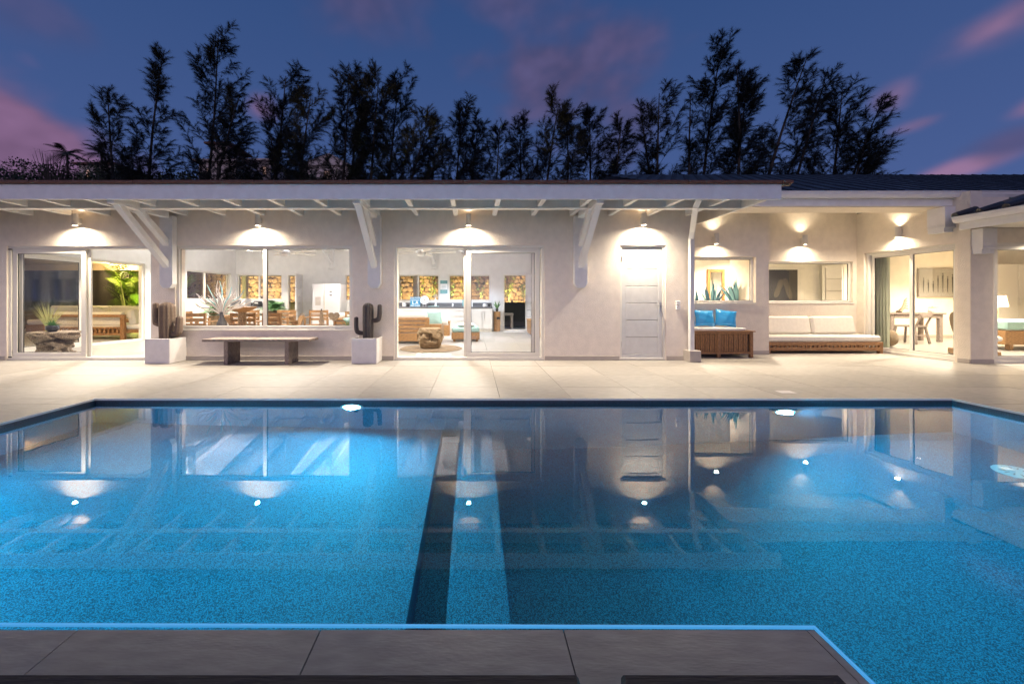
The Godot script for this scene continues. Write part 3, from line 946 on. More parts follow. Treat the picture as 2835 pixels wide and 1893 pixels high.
func wing_roof(h: Node) -> void:
	var d0 := 7.0
	var y0 := 2.985
	var sl := 0.36
	# lintel, fascia and gutter over the recess
	b1(h, "lintel", M["stucco_cream"], Vector3(4.44, 2.75, -7.57), Vector3(8.5, 2.95, -7.1), 0.004)
	b1(h, "fascia", M["paint"], Vector3(4.44, 2.762, -7.098), Vector3(9.33, 2.9, -7.06), 0.004)
	b1(h, "recess_ceiling", M["wall_warm"], Vector3(3.9, 3.04, -8.95), Vector3(8.6, 3.07, -7.5))
	b1(h, "fascia", M["paint"], Vector3(9.334, 2.72, -7.5), Vector3(16.0, 2.9, -7.46), 0.004)
	var gm := MB.new()
	var prof := PackedVector2Array([Vector2(0, 0), Vector2(0.09, 0), Vector2(0.12, 0.05), Vector2(0.12, 0.085), Vector2(0.135, 0.085), Vector2(0.135, 0.1), Vector2(0, 0.1)])
	gm.prism(prof, Vector3(4.64, 2.895, -7.058), Vector3(0, 0, 1), Vector3.UP, Vector3.RIGHT, 12.0)
	part(h, "gutter", gm, M["paint"])
	# tiled slope: the eave course as single tiles, the far courses together
	var roof := node(h, "roof")
	var base := MB.new()
	base.quad(Vector3(4.3, y0 - 0.02, -d0), Vector3(24, y0 - 0.02, -d0), Vector3(24, y0 - 0.02 + sl * 5.9, -d0 - 5.9), Vector3(4.3, y0 - 0.02 + sl * 5.9, -d0 - 5.9), Vector3.UP)
	base.quad(Vector3(4.3, y0 + sl * 5.9, -d0 - 5.9), Vector3(24, y0 + sl * 5.9, -d0 - 5.9), Vector3(24, 3.0, -18.0), Vector3(4.3, 3.0, -18.0), Vector3.UP)
	for e in [4.3, 24.0]:
		base.tri(Vector3(e, y0 - 0.02, -d0), Vector3(e, y0 + sl * 5.9, -d0 - 5.9), Vector3(e, 3.0, -18.0), Vector3.RIGHT)
	part(roof, "deck", base, M["roof_tile"])
	var tilt := Basis(Vector3.RIGHT, atan(sl) + 0.05)
	var one := MB.new()
	one.rbox(Vector3(0, 0.0, -0.17), Vector3(0.322, 0.022, 0.36), 0.007)
	one.tube([Vector3(0.13, 0.01, 0.005), Vector3(0.13, 0.01, -0.34)], [0.022, 0.022], 6)
	var shape := one.mesh()
	for c in 4:
		for i in 60:
			var o := part(roof, "tile", shape, M["roof_tile_pale" if (i * 7 + c * 3) % 5 == 0 else "roof_tile"], Vector3(4.45 + 0.33 * i + (0.16 if c % 2 else 0.0), y0 + 0.02 + sl * 0.32 * c, -d0 - 0.32 * c + 0.02))
			o.basis = tilt
	var far := MultiMesh.new()
	far.transform_format = MultiMesh.TRANSFORM_3D
	far.mesh = shape
	far.instance_count = 14 * 60
	for c in 14:
		for i in 60:
			var cc := c + 4
			far.set_instance_transform(c * 60 + i, Transform3D(tilt, Vector3(4.45 + 0.33 * i + (0.16 if cc % 2 else 0.0), y0 + 0.02 + sl * 0.32 * cc + rng.randf_range(-0.004, 0.004), -d0 - 0.32 * cc + 0.02)))
	var fi := MultiMeshInstance3D.new()
	fi.name = "far_tiles"
	fi.multimesh = far
	fi.material_override = M["roof_tile"]
	fi.set_meta("kind", "stuff")
	roof.add_child(fi)
	# corbels and the low eave that runs towards the pool
	for c in [[Vector3(8.33, 2.3, -7.3), Vector3(8.52, 2.745, -7.02)], [Vector3(8.54, 1.88, -6.816), Vector3(8.78, 2.3, -6.66)]]:
		var m := MB.new()
		var a: Vector3 = c[0]
		var b: Vector3 = c[1]
		m.span(a + Vector3(0.0, 0.12, 0.0), b)
		m.span(a + Vector3(0.012, 0.1, 0.0), Vector3(b.x - 0.012, a.y + 0.12, b.z - 0.012))
		m.span(a + Vector3(0.0, 0.07, 0.0), Vector3(b.x, a.y + 0.1, b.z))
		m.span(a + Vector3(0.015, 0.0, 0.0), Vector3(b.x - 0.015, a.y + 0.07, b.z - 0.03))
		part(h, "corbel", m, M["paint"])
	var g2 := MB.new()
	var p2 := PackedVector2Array()
	for q in prof:
		p2.append(Vector2(-q.x, q.y))
	g2.prism(p2, Vector3(8.33, 2.41, -6.82), Vector3.RIGHT, Vector3.UP, Vector3(0, 0, 1), 4.2)
	part(h, "gutter", g2, M["paint"])
	b1(h, "fascia", M["paint"], Vector3(8.335, 2.29, -6.82), Vector3(8.37, 2.5, -2.6), 0.004)
	b1(h, "soffit", M["wall_warm"], Vector3(8.372, 2.334, -6.815), Vector3(13.5, 2.36, -2.6))
	b1(h, "wing_pier", M["stucco_cream"], Vector3(8.55, 2.46, -7.4), Vector3(9.3, 2.88, -6.9))
	var r2 := MB.new()
	r2.quad(Vector3(8.3, 2.53, -6.9), Vector3(13.5, 4.2, -6.9), Vector3(13.5, 4.2, -2.6), Vector3(8.3, 2.53, -2.6), Vector3(-0.3, 0.95, 0))
	part(roof, "wing_slope", r2, M["roof_tile"])
	for k in 13:
		var m := MB.new()
		m.tube([Vector3(8.26, 2.535, -6.82 + k * 0.33), Vector3(8.62, 2.65, -6.82 + k * 0.33)], [0.055, 0.055], 8)
		part(roof, "tile", m, M["roof_tile"])

const BACK := 14.3
func rooms(h: Node) -> void:
	# ---- floor of the big room and the bedrooms
	var f := struct("interior_floor")
	tiled(f, [[-9.3, 2.38, -BACK, -WALL_D - 0.0]], -0.505, -7.3, 0.803, ["floor0", "floor1", "floor2"], 0.004)
	var fb := MB.new()
	fb.span(Vector3(4.0, -0.02, -12), Vector3(8.4, 0.003, -8.7))
	fb.span(Vector3(4.0, -0.02, -8.7), Vector3(5.95, 0.003, -8.2))
	fb.prism(PackedVector2Array([Vector2(8.4, -12), Vector2(18, -12), Vector2(18, -6.83), Vector2(8.54, -6.83)]), Vector3(0, -0.02, 0), Vector3.RIGHT, Vector3(0, 0, 1), Vector3.UP, 0.022)
	fb.span(Vector3(-30, -0.02, -22), Vector3(-9.3, 0.002, -7.5))
	fb.span(Vector3(-9.3, -0.02, -22), Vector3(8, 0.002, -14.3))
	part(f, "plain_floor", fb, M["floor1"])
	# ---- big room: side wall, back wall, end wall, ceiling
	var S0 := Vector2(-9.35, WALL_D + 0.25)
	var S1 := Vector2(-8.53, BACK)
	var sl := S0.distance_to(S1)
	var at_d := func(d: float) -> float: return (d - S0.y) / (S1.y - S0.y) * sl
	gable(h, S0, S1, sl, 0.2)
	wall(h, "interior_wall", "wall_white", S0, S1, 0.0, 2.85, 0.2, [[at_d.call(8.05), at_d.call(10.85), 0.0, 2.08], [at_d.call(12.2), at_d.call(14.05), 1.1, 2.03]])
	var sd := unit(h, "sliding_door", S0.lerp(S1, at_d.call(8.05) / sl), S0.lerp(S1, at_d.call(10.85) / sl), 0.0, 0.06)
	var sw: float = at_d.call(10.85) - at_d.call(8.05)
	framed(sd, "frame", 0.0, sw, 0.0, 2.08, 0.05, 0.1, 0.0)
	sash(sd, 0.05, 1.3, 0.05, 2.03, 0.06, -0.01)
	sash(sd, 0.1, 1.38, 0.05, 2.03, 0.06, -0.05)
	fixed_window(h, S0.lerp(S1, at_d.call(12.2) / sl), S0.lerp(S1, at_d.call(14.05) / sl), 1.1, 2.03, 0.05, [0.75], 0.045, false)
	var bo := [[-8.49, -6.88, 1.1, 2.02], [-6.68, -6.13, 0.0, 2.02], [-4.62, -3.3, 1.06, 2.01], [-2.69, -1.22, 1.06, 2.01], [-0.887, 0.62, 1.06, 2.01], [1.08, 1.93, 0.0, 2.03]]
	var lb := []
	for o in bo:
		lb.append([o[0] + 8.8, o[1] + 8.8, o[2], o[3]])
	wall(h, "interior_wall", "wall_white", Vector2(-8.8, BACK), Vector2(2.6, BACK), 0.0, 3.06, 0.22, lb)
	for k in [0, 2, 3, 4]:
		fixed_window(h, Vector2(bo[k][0], BACK), Vector2(bo[k][1], BACK), bo[k][2], bo[k][3], 0.04, [(bo[k][1] - bo[k][0]) * 0.48], 0.045, false)
	for k in [1, 5]:
		var o := unit(h, "back_door", Vector2(bo[k][0], BACK), Vector2(bo[k][1], BACK), 0.0, 0.02)
		var w: float = bo[k][1] - bo[k][0]
		framed(o, "frame", 0.0, w, 0.0, 2.02, 0.045, 0.1, 0.04)
		var leaf := node(o, "leaf", Vector3(w - 0.03, 0, 0.05))
		leaf.rotation.y = deg_to_rad(-68 if k == 5 else -80)
		for j in 8:
			var m := MB.new()
			m.rbox(Vector3(0.4, 0.13 + j * 0.245, 0.0), Vector3(0.66 if j else 0.66, 0.238, 0.025), 0.008)
			part(leaf, "panel", m, M["paint"])
		framed(leaf, "stile", 0.0, 0.8, 0.0, 2.0, 0.07, 0.04, 0.02, "paint")
	wall(h, "interior_wall", "wall_white", Vector2(2.4, BACK), Vector2(2.4, WALL_D + 0.26), 0.0, 2.85, 0.15)
	gable(h, Vector2(2.4, BACK), Vector2(2.4, WALL_D + 0.26), BACK - WALL_D - 0.26, 0.15)
	var cm := MB.new()
	for r in [[7.2, 2.88, 10.75, 3.66], [10.75, 3.66, 14.6, 3.02]]:
		cm.quad(Vector3(-9.6, r[1], -r[0]), Vector3(2.6, r[1], -r[0]), Vector3(2.6, r[3], -r[2]), Vector3(-9.6, r[3], -r[2]), Vector3.DOWN)
	part(h, "ceiling", cm, M["wall_white"])
	for i in 12:
		var x := -9.0 + i * 1.0
		var m := MB.new()
		m.bar(Vector3(x, 2.83, -7.5), Vector3(x, 3.6, -10.75), 0.07, 0.12)
		m.bar(Vector3(x, 3.6, -10.75), Vector3(x, 2.98, -14.28), 0.07, 0.12)
		part(h, "ceiling_rafter", m, M["paint"])
	for x in [-7.6, -3.9, -0.35]:        # trusses standing on wall brackets
		var m := MB.new()
		m.bar(Vector3(x, 2.86, -7.5), Vector3(x, 2.86, -14.28), 0.12, 0.16)
		m.bar(Vector3(x, 2.94, -10.75), Vector3(x, 3.6, -10.75), 0.12, 0.12)
		part(h, "tie_beam", m, M["paint"])
	for x in [-7.6, -3.9, -0.35]:        # unseen uplights added on the tie beams to brighten the ceiling
		for z in [-9.3, -12.3]:
			var o := thing("added_uplight", "small unseen white uplight added on a tie beam of the big room", "uplight", Vector3(x, 2.942, z), "added uplights on the tie beams")
			b1(o, "housing", M["paint"], Vector3(-0.05, 0.0, -0.08), Vector3(0.05, 0.05, 0.08), 0.005)
			b1(o, "lens_lamp", M["lamp_cool_glow"], Vector3(-0.035, 0.051, -0.06), Vector3(0.035, 0.056, 0.06))
			spot(o, Vector3(0, 0.075, 0), Vector3.UP, Color(0.97, 0.97, 1.0), 64.0, 80.0, 0.5, 0.05)
	for u in [916.0, 1201.0]:
		var x: float = (u - 1310.0) / FOCAL * 14.2
		var m := MB.new()
		m.rbox(Vector3(x, 2.62, -BACK + 0.05), Vector3(0.16, 0.8, 0.1), 0.01)
		m.rbox(Vector3(x, 2.24, -BACK + 0.06), Vector3(0.22, 0.06, 0.13), 0.01)
		m.bar(Vector3(x, 2.4, -BACK + 0.1), Vector3(x - 0.12, 2.95, -BACK + 0.7), 0.1, 0.09)
		part(h, "wall_bracket", m, M["paint"])
	# ---- rooms behind the recess
	wall(h, "interior_wall", "wall_warm", Vector2(2.55, 11.5), Vector2(11.0, 11.5), 0.0, 2.9, 0.15)
	wall(h, "interior_wall", "wall_warm", Vector2(4.0, 11.5), Vector2(4.0, 8.0), 0.0, 2.9, 0.15)
	wall(h, "interior_wall", "wall_warm", Vector2(8.44, 8.95), Vector2(11.0, 11.45), 0.0, 2.9, 0.04)
	wall(h, "interior_wall", "wall_warm", Vector2(11.06, 11.6), Vector2(8.5, 8.99), 0.0, 2.9, 0.04)
	wall(h, "interior_wall", "wall_warm", Vector2(11.0, 11.6), Vector2(18.0, 11.6), 0.0, 2.9, 0.15)
	wall(h, "interior_wall", "wall_warm", Vector2(17.0, 11.6), Vector2(17.0, 6.9), 0.0, 2.9, 0.15)
	wall(h, "interior_wall", "wall_warm", Vector2(18.0, 7.06), Vector2(8.75, 7.06), 0.0, 2.9, 0.02, [[6.868, 9.078, 0.0, 2.083]])
	b1(h, "ceiling", M["wall_warm"], Vector3(3.9, 2.9, -11.7), Vector3(8.42, 2.95, -8.93))
	b1(h, "ceiling", M["wall_warm"], Vector3(3.9, 2.9, -8.93), Vector3(5.95, 2.95, -8.23))
	b1(h, "ceiling", M["wall_warm"], Vector3(8.42, 2.9, -11.7), Vector3(18, 2.95, -7.05))
	baseboard(h, Vector2(11.0, 11.6), Vector2(18.0, 11.6))
	# inside faces of the recess walls
	wall(h, "interior_wall", "wall_warm", Vector2(5.95, 8.94), Vector2(8.39, 8.94), 0.0, 2.9, 0.02, [[0.2, 2.36, 1.04, 1.935]])
	# ---- lamps of the rooms: flat discs under beams and ceilings, above what the doors show
	var rl := [[Vector3(-7.6, 2.76, -8.3), 1], [Vector3(-7.6, 2.76, -10.6), 1], [Vector3(-7.6, 2.76, -12.4), 1], [Vector3(-3.9, 2.76, -8.3), 1], [Vector3(-5.8, 2.76, -10.2), 1], [Vector3(-3.9, 2.76, -12.4), 1], [Vector3(-0.35, 2.76, -8.3), 1], [Vector3(-2.0, 2.76, -11.0), 1], [Vector3(-0.35, 2.76, -12.6), 0],
		[Vector3(1.6, 2.76, -11.0), 1], [Vector3(5.0, 2.88, -10.0), 2], [Vector3(7.3, 2.88, -10.3), 2], [Vector3(10.4, 2.88, -8.6), 2], [Vector3(12.6, 2.88, -9.4), 2]]
	var lb2 := ["round ceiling light above the dining room", "round ceiling light above the living room", "round ceiling light above the hall", "round ceiling light above the bedroom"]
	for k in rl.size():
		var p: Vector3 = rl[k][0]
		var which := 0 if p.x < -3.0 else 1 if p.x < 3.0 else 2 if p.x < 8.0 else 3
		var o := thing("ceiling_light", lb2[which], "ceiling light", p, "ceiling lights of the rooms")
		var m := MB.new()
		m.lathe(Vector3.ZERO, [[0.0, 0.012], [0.13, 0.012], [0.13, 0.012], [0.13, -0.11], [0.13, -0.11], [0.12, -0.11], [0.12, -0.11], [0.115, -0.03]], 20)
		part(o, "body", m, M["paint"])
		var g := MB.new()
		g.lathe(Vector3.ZERO, [[0.115, -0.024], [0.0, -0.03]], 20)
		part(o, "diffuser_lamp", g, M[["lamp_cool_glow", "lamp_room_glow", "lamp_warm_glow"][rl[k][1]]])
		spot(o, Vector3(0, -0.13, 0), Vector3.DOWN, [Color(0.88, 0.93, 1.0), Color(1.0, 0.95, 0.89), Color(1.0, 0.93, 0.82)][rl[k][1]], ROOM_E * (1.0 if p.x < 3.0 else 2.1), 64.0, 0.4, 0.08)

const ROOM_E := 9.0

# ---------------------------------------------------------------- behind and around the house
func frond(m: MB, base: Vector3, dir: Vector3, len: float, droop: float, leaf: float, pairs: int, wid := 0.02) -> void:   # an arching palm frond
	var side := dir.cross(Vector3.UP).normalized()
	var prev := base
	for k in range(1, pairs + 1):
		var t := float(k) / pairs
		var p := base + dir * len * t - Vector3(0, droop * t * t, 0)
		m.bar(prev, p, 0.012 * (1.2 - t), 0.012 * (1.2 - t))
		var l := leaf * sin(PI * clampf(t * 0.9 + 0.08, 0.0, 1.0))
		for sg in [-1.0, 1.0]:
			var tip: Vector3 = p + side * sg * l + dir * l * 0.55 - Vector3(0, l * 0.35, 0)
			var q: Vector3 = (p - prev).normalized() * wid
			m.tri(p - q, p + q, tip, Vector3.UP)
		prev = p

func potted_palm(called: String, label: String, at: Vector3, pot_h: float, pot_r: float, n: int, len: float, leafm: String, potm: String) -> void:
	var o := thing(called, label, "potted plant", at)
	var p := MB.new()
	p.lathe(Vector3.ZERO, [[pot_r * 0.7, 0.0], [pot_r * 0.95, pot_h * 0.4], [pot_r, pot_h * 0.8], [pot_r * 0.9, pot_h], [pot_r * 0.9, pot_h], [pot_r * 0.82, pot_h], [pot_r * 0.8, pot_h - 0.03], [0.0, pot_h - 0.03]], 18)
	part(o, "pot", p, M[potm])
	var m := MB.new()
	for k in n:
		var a := k * 2.399 + at.x
		var e := rng.randf_range(0.25, 1.25)
		frond(m, Vector3(0, pot_h, 0), Vector3(cos(a) * cos(e), sin(e), sin(a) * cos(e)), len * rng.randf_range(0.75, 1.1), len * 0.45, len * 0.3, 9, len * 0.035)
	part(o, "leaves", m, M[leafm])

func back_garden() -> void:
	# rubble retaining wall behind the house, stone by stone
	var w := thing("stone_wall", "amber-lit rubble stone retaining wall behind the kitchen windows", "wall")
	var z := -17.6
	b1(w, "mortar_core", M["mortar"], Vector3(-15.0, 0.0, z - 0.5), Vector3(4.6, 2.9, z - 0.03))
	var shapes := []
	for k in 6:
		var m := MB.new()
		var fn := FastNoiseLite.new()
		fn.seed = k + 40
		fn.frequency = 0.9
		var f := func(u: float, t: float) -> Vector3:
			if u < 0.0:
				return Vector3.ZERO
			var la := (t - 0.5) * PI
			var dv := Vector3(cos(la) * cos(u * TAU), sin(la), cos(la) * sin(u * TAU))
			var r := 1.0 + 0.45 * fn.get_noise_3d(dv.x * 1.4, dv.y * 1.4, dv.z * 1.4)
			return Vector3(signf(dv.x) * pow(absf(dv.x), 0.7) * 0.235, signf(dv.y) * pow(absf(dv.y), 0.7) * 0.185, dv.z * 0.13) * r
		m.grid(f, 9, 5, true)
		shapes.append(m.mesh())
	# stones that the windows and doors show are parts; the rest of the wall is laid in one go
	var spans := [[-10.5, -8.4], [-8.3, -7.4], [-5.8, -4.0], [-3.35, -1.45], [-1.15, 0.8], [1.3, 2.4]]
	for sp in spans:
		var x: float = sp[0]
		var i := 0
		while x < sp[1]:
			for j in 7:
				var o := part(w, "stone", shapes[rng.randi() % 6], M["stone%d" % (rng.randi() % 4)], Vector3(x + (0.11 if j % 2 else 0.0) + rng.randf_range(-0.03, 0.03), 0.98 + j * 0.195 + rng.randf_range(-0.03, 0.03), z + rng.randf_range(-0.03, 0.03)))
				o.rotation = Vector3(0, 0, rng.randf_range(-0.6, 0.6))
				o.scale = Vector3(1, 1, 1.1) * rng.randf_range(0.46, 0.64)
			x += 0.235
			i += 1
	var mm := MultiMesh.new()
	mm.transform_format = MultiMesh.TRANSFORM_3D
	mm.mesh = shapes[0]
	var tf := []
	for i in 84:
		for j in 15:
			var x := -14.8 + i * 0.235
			var y := 0.1 + j * 0.195
			var shown := false
			for sp in spans:
				shown = shown or (x > sp[0] - 0.12 and x < sp[1] + 0.1 and y > 0.88 and y < 2.25)
			if not shown:
				tf.append(Transform3D(Basis(Vector3(0, 0, 1), rng.randf_range(-0.6, 0.6)).scaled(Vector3.ONE * rng.randf_range(0.48, 0.62)), Vector3(x, y, z + rng.randf_range(-0.03, 0.03))))
	mm.instance_count = tf.size()
	for i in tf.size():
		mm.set_instance_transform(i, tf[i])
	var mi := MultiMeshInstance3D.new()
	mi.name = "more_stones"
	mi.multimesh = mm
	mi.material_override = M["stone0"]
	mi.set_meta("kind", "stuff")
	w.add_child(mi)
	var k0 := thing("garden_ledge", "low pale ledge in front of the amber stone wall", "ledge")
	b1(k0, "ledge", M["awning"], Vector3(-15.0, 0.0, -16.9), Vector3(-3.2, 0.95, -16.5))
	b1(k0, "cap", M["stone1"], Vector3(-15.0, 0.952, -16.95), Vector3(-3.2, 1.02, -16.45))
	var k1 := thing("planter_wall", "dark rendered planter wall outside the open back door", "wall")
	b1(k1, "render", M["hedge_grey"], Vector3(-3.1, 0.0, -16.9), Vector3(4.6, 1.0, -16.3))
	var rf := thing("back_canopy", "cream canopy over the strip behind the kitchen windows", "canopy")
	b1(rf, "slab", M["awning"], Vector3(-9.0, 2.02, -15.6), Vector3(-2.2, 2.14, -14.56))
	for x in [-8.9, -2.25]:
		b1(rf, "post", M["stucco_cream"], Vector3(x - 0.08, 0.0, -15.6), Vector3(x + 0.08, 2.02, -15.44))
	var gl := [-10.3, -9.2, -8.0, -5.5, -4.4, -2.9, -1.9, -0.7, 0.4, 1.6, 2.5]
	for k in gl.size():
		var o := thing("garden_spotlight", "small amber spotlight at the foot of the stone wall", "spotlight", Vector3(gl[k], 1.02 if gl[k] < -3.2 else 1.0, -16.5 if gl[k] < -3.2 else -16.34), "spotlights along the stone wall")
		var m := MB.new()
		m.lathe(Vector3.ZERO, [[0.04, 0.0], [0.04, 0.06], [0.04, 0.06], [0.03, 0.07]], 12)
		part(o, "body", m, M["dark"])
		var g := MB.new()
		g.lathe(Vector3.ZERO, [[0.03, 0.069], [0.0, 0.07]], 12)
		part(o, "lens_lamp", g, M["lamp_amber_glow"])
		spot(o, Vector3(0, 0.1, 0.0), Vector3(0, 0.3, -1), Color(1.0, 0.84, 0.56), 8.0, 72.0, 0.8, 0.05)
	# shrubs between the wall and the living room windows
	for k in 9:
		var x: float = [-3.0, -2.3, -1.7, -0.9, -0.3, 0.3, 1.0, 1.5, 2.1][k]
		var o := thing("shrub", "thin leafy shrub growing before the amber stone wall", "shrub", Vector3(x, 1.0, -16.7), "shrubs before the stone wall")
		var st := MB.new()
		var lf := MB.new()
		for s in 6:
			var a := rng.randf() * TAU
			var p0 := Vector3(0, 0, 0)
			var p1 := Vector3(cos(a) * 0.25, rng.randf_range(0.7, 1.4), sin(a) * 0.2)
			st.tube([p0, p1 * 0.5 + Vector3(0.03, 0, 0), p1], [0.012, 0.009, 0.004], 5)
			for q in 26:
				var p := p0.lerp(p1, rng.randf_range(0.2, 1.0))
				var d := Vector3(rng.randf_range(-1, 1), rng.randf_range(-0.5, 0.8), rng.randf_range(-1, 1)).normalized() * rng.randf_range(0.1, 0.2)
				var sd := d.cross(Vector3.UP).normalized() * 0.022
				lf.quad(p, p + d * 0.5 + sd, p + d, p + d * 0.5 - sd, Vector3.UP)
		part(o, "stem", st, M["bark"])
		part(o, "leaves", lf, M["leaf_bright" if k % 3 == 1 else "leaf_palm"])
	var sb := thing("log_bench", "small bench of pale peeled logs outside the back door", "bench", Vector3(1.35, 0.0, -15.4))
	b1(sb, "seat", M["branch_white"], Vector3(-0.4, 0.5, -0.18), Vector3(0.2, 0.6, 0.18), 0.02)
	for q in [[-0.35, -0.12], [-0.35, 0.12], [0.14, -0.12], [0.14, 0.12]]:
		var m := MB.new()
		m.tube([Vector3(q[0], 0.0, q[1]), Vector3(q[0], 0.5, q[1])], [0.055, 0.05], 9)
		part(sb, "leg", m, M["branch_white"])

# one feathery casuarina: tip and foot in photo pixels, width of the crown in metres
func casuarina(label: String, d: float, tip: Vector2, foot: Vector2, wid: float, dens: float, sd: int) -> void:
	var r := RandomNumberGenerator.new()
	r.seed = sd
	var base := Vector3((foot.x - 1310.0) / FOCAL * d, 0.0, -d)
	var top := px(tip.x, tip.y, d)
	var o := thing("casuarina_tree", label, "tree", base, "casuarina trees behind the house")
	var bend := Vector3(r.randf_range(-0.5, 0.5), 0, r.randf_range(-0.5, 0.5))
	var axis := func(t: float) -> Vector3:
		return (top - base) * t + bend * sin(t * PI) + Vector3(1, 0, 0) * (top.x - base.x) * 0.25 * (t * t - t)
	var H := top.y
	var tr := MB.new()
	var pts := []
	var rad := []
	for k in 11:
		pts.append(axis.call(k / 10.0))
		rad.append(0.02 + 0.14 * (1.0 - k / 10.0))
	tr.tube(pts, rad, 6)
	var cr := MB.new()
	var lean := 0.3
	var nb := int((16 + H * 2.3) * dens)
	for i in nb:
		var t := lerpf(0.2, 0.985, pow((i + r.randf()) / nb, 0.85))
		var p0: Vector3 = axis.call(t)
		var a := r.randf() * TAU
		var spread := wid * (0.14 + 1.15 * pow(1.0 - t, 0.6)) * r.randf_range(0.3, 1.3)
		if t < 0.4:
			spread *= 0.5 + t
		var up := spread * r.randf_range(0.7, 1.5) + 0.3
		var dv := Vector3(cos(a) * spread + lean * spread, up, sin(a) * spread)
		var mid := p0 + dv * 0.55 - Vector3(0, 0.08 * up, 0)
		var p1 := p0 + dv
		tr.tube([p0, mid, p1], [0.022 * (1.3 - t), 0.013 * (1.3 - t) + 0.003, 0.004], 4, false)
		var bd := dv.normalized()
		var twigs := 6 + int(dv.length() * 6.5)
		for c in twigs:       # hanging twigs along the limb, each a tapering plume of needles
			var s := lerpf(0.22, 1.0, pow((c + r.randf()) / twigs, 0.75))
			var pc := p0.lerp(p1, s) - Vector3(0, 0.08 * up * sin(s * PI), 0)
			var td := (bd * r.randf_range(0.5, 1.0) + Vector3(r.randf_range(-1, 1), r.randf_range(-0.5, 0.5), r.randf_range(-1, 1)) * 0.75).normalized()
			var tl := r.randf_range(0.45, 0.95) * (0.6 + 0.5 * (1.0 - t))
			for q in 58:
				var f := r.randf()
				var o0 := pc + td * tl * f - Vector3(0, tl * tl * 0.3 * f * f, 0)
				var nd := (td * 0.9 + Vector3(r.randf_range(-1, 1), r.randf_range(-1.25, 0.45), r.randf_range(-1, 1)) * 0.6).normalized()
				var l := r.randf_range(0.14, 0.38)
				var sw := nd.cross(Vector3(r.randf_range(-1, 1), r.randf_range(-1, 1), r.randf_range(-1, 1))).normalized() * r.randf_range(0.004, 0.009)
				cr.tri(o0 - sw, o0 + sw, o0 + nd * l - Vector3(0, l * l * 0.5, 0), Vector3.UP)
	part(o, "trunk", tr, M["bark"])
	part(o, "crown", cr, M["needles"])

func trees() -> void:
	var F := 1.2074
	# tip x, tip y, foot x (displayed photo, 2348 px wide), crown width, density, label
	var F0 := [[0, "driftwood table's sliding door"], [95, "first wall lamp"], [170, "open half of the first sliding door"], [270, "first eave bracket"], [355, "fibre cactus planter"], [450, "long window's first pane"], [530, "wall lamp over the long window"], [620, "long window's fan"], [720, "fridge window"], [800, "second eave bracket"],
		[870, "dark cactus planter"], [940, "rug room's open doorway"], [1030, "wall lamp over the rug room"], [1110, "rug room's glass sash"], [1200, "plain wall beside the rug room"], [1290, "third eave bracket"], [1370, "wall before the panelled door"], [1450, "white panelled door"], [1540, "sockets by the panelled door"], [1610, "downpipe elbow"], [1690, "storage bench"], [1780, "gap between bench and daybed"], [1850, "wall lamp of the daybed"], [1950, "daybed's far end"]]
	var given := {}
	var T := [[246, 188, 305, 1.35, 0.75, 0], [372, 95, 352, 1.7, 0.9, 1], [500, 32, 425, 2.2, 1.0, 2], [548, 190, 470, 1.9, 0.9, 3], [655, 142, 590, 2.1, 1.05, 3], [712, 192, 690, 1.7, 0.95, 3],
		[800, 140, 760, 1.8, 1.25, 4], [830, 148, 775, 1.6, 1.0, 4], [868, 150, 835, 1.7, 1.0, 3], [914, 150, 860, 1.7, 1.0, 3], [985, 245, 910, 1.9, 1.15, 3], [1060, 225, 1045, 1.7, 1.15, 3], [1098, 240, 1080, 1.1, 0.8, 3],
		[1146, 262, 1120, 1.4, 0.95, 3], [1192, 250, 1180, 1.3, 0.95, 3], [1280, 212, 1240, 1.8, 1.0, 3], [1300, 240, 1262, 1.0, 0.8, 3], [1352, 222, 1348, 1.6, 1.2, 3], [1425, 252, 1405, 1.3, 1.0, 3],
		[1468, 215, 1500, 1.1, 0.6, 3], [1512, 182, 1515, 1.6, 0.7, 3], [1584, 182, 1600, 1.0, 0.35, 3], [1655, 68, 1600, 2.0, 1.05, 5], [1690, 120, 1640, 1.5, 0.8, 5], [1714, 158, 1700, 1.5, 1.05, 3],
		[1852, 98, 1690, 1.9, 0.75, 6], [1893, 150, 1720, 1.5, 0.55, 6], [1885, 205, 1730, 1.4, 0.5, 6], [1932, 180, 1880, 2.1, 1.0, 7], [2018, 212, 1850, 1.9, 0.9, 7], [1985, 300, 1870, 1.8, 0.8, 7], [620, 270, 640, 1.6, 0.9, 3], [300, 300, 330, 1.2, 0.7, 3], [1000, 300, 985, 1.4, 0.9, 3]]
	for k in T.size():
		var t: Array = T[k]
		var d := 23.0 + (k * 7 % 5) * 0.9
		var near := ""
		var best := 1e9
		for q in F0:
			if absf(q[0] - t[0]) < best:
				best = absf(q[0] - t[0])
				near = q[1]
		var l := "%s %s%s casuarina behind the eave over the %s" % ["very tall" if t[1] < 110 else "tall" if t[1] < 200 else "middling" if t[1] < 250 else "low", "sparse" if t[4] < 0.76 else "dense" if t[4] > 1.04 else "feathery", " leaning" if absf(t[0] - t[2]) > 60 else " upright", near]
		if given.has(l):
			l = l.replace("casuarina", "second casuarina")
		given[l] = true
		casuarina(l, d, Vector2(t[0], t[1] + (32 if t[1] > 60 else 44)) * F, Vector2(t[2] * F, 0), t[3], t[4], 100 + k)

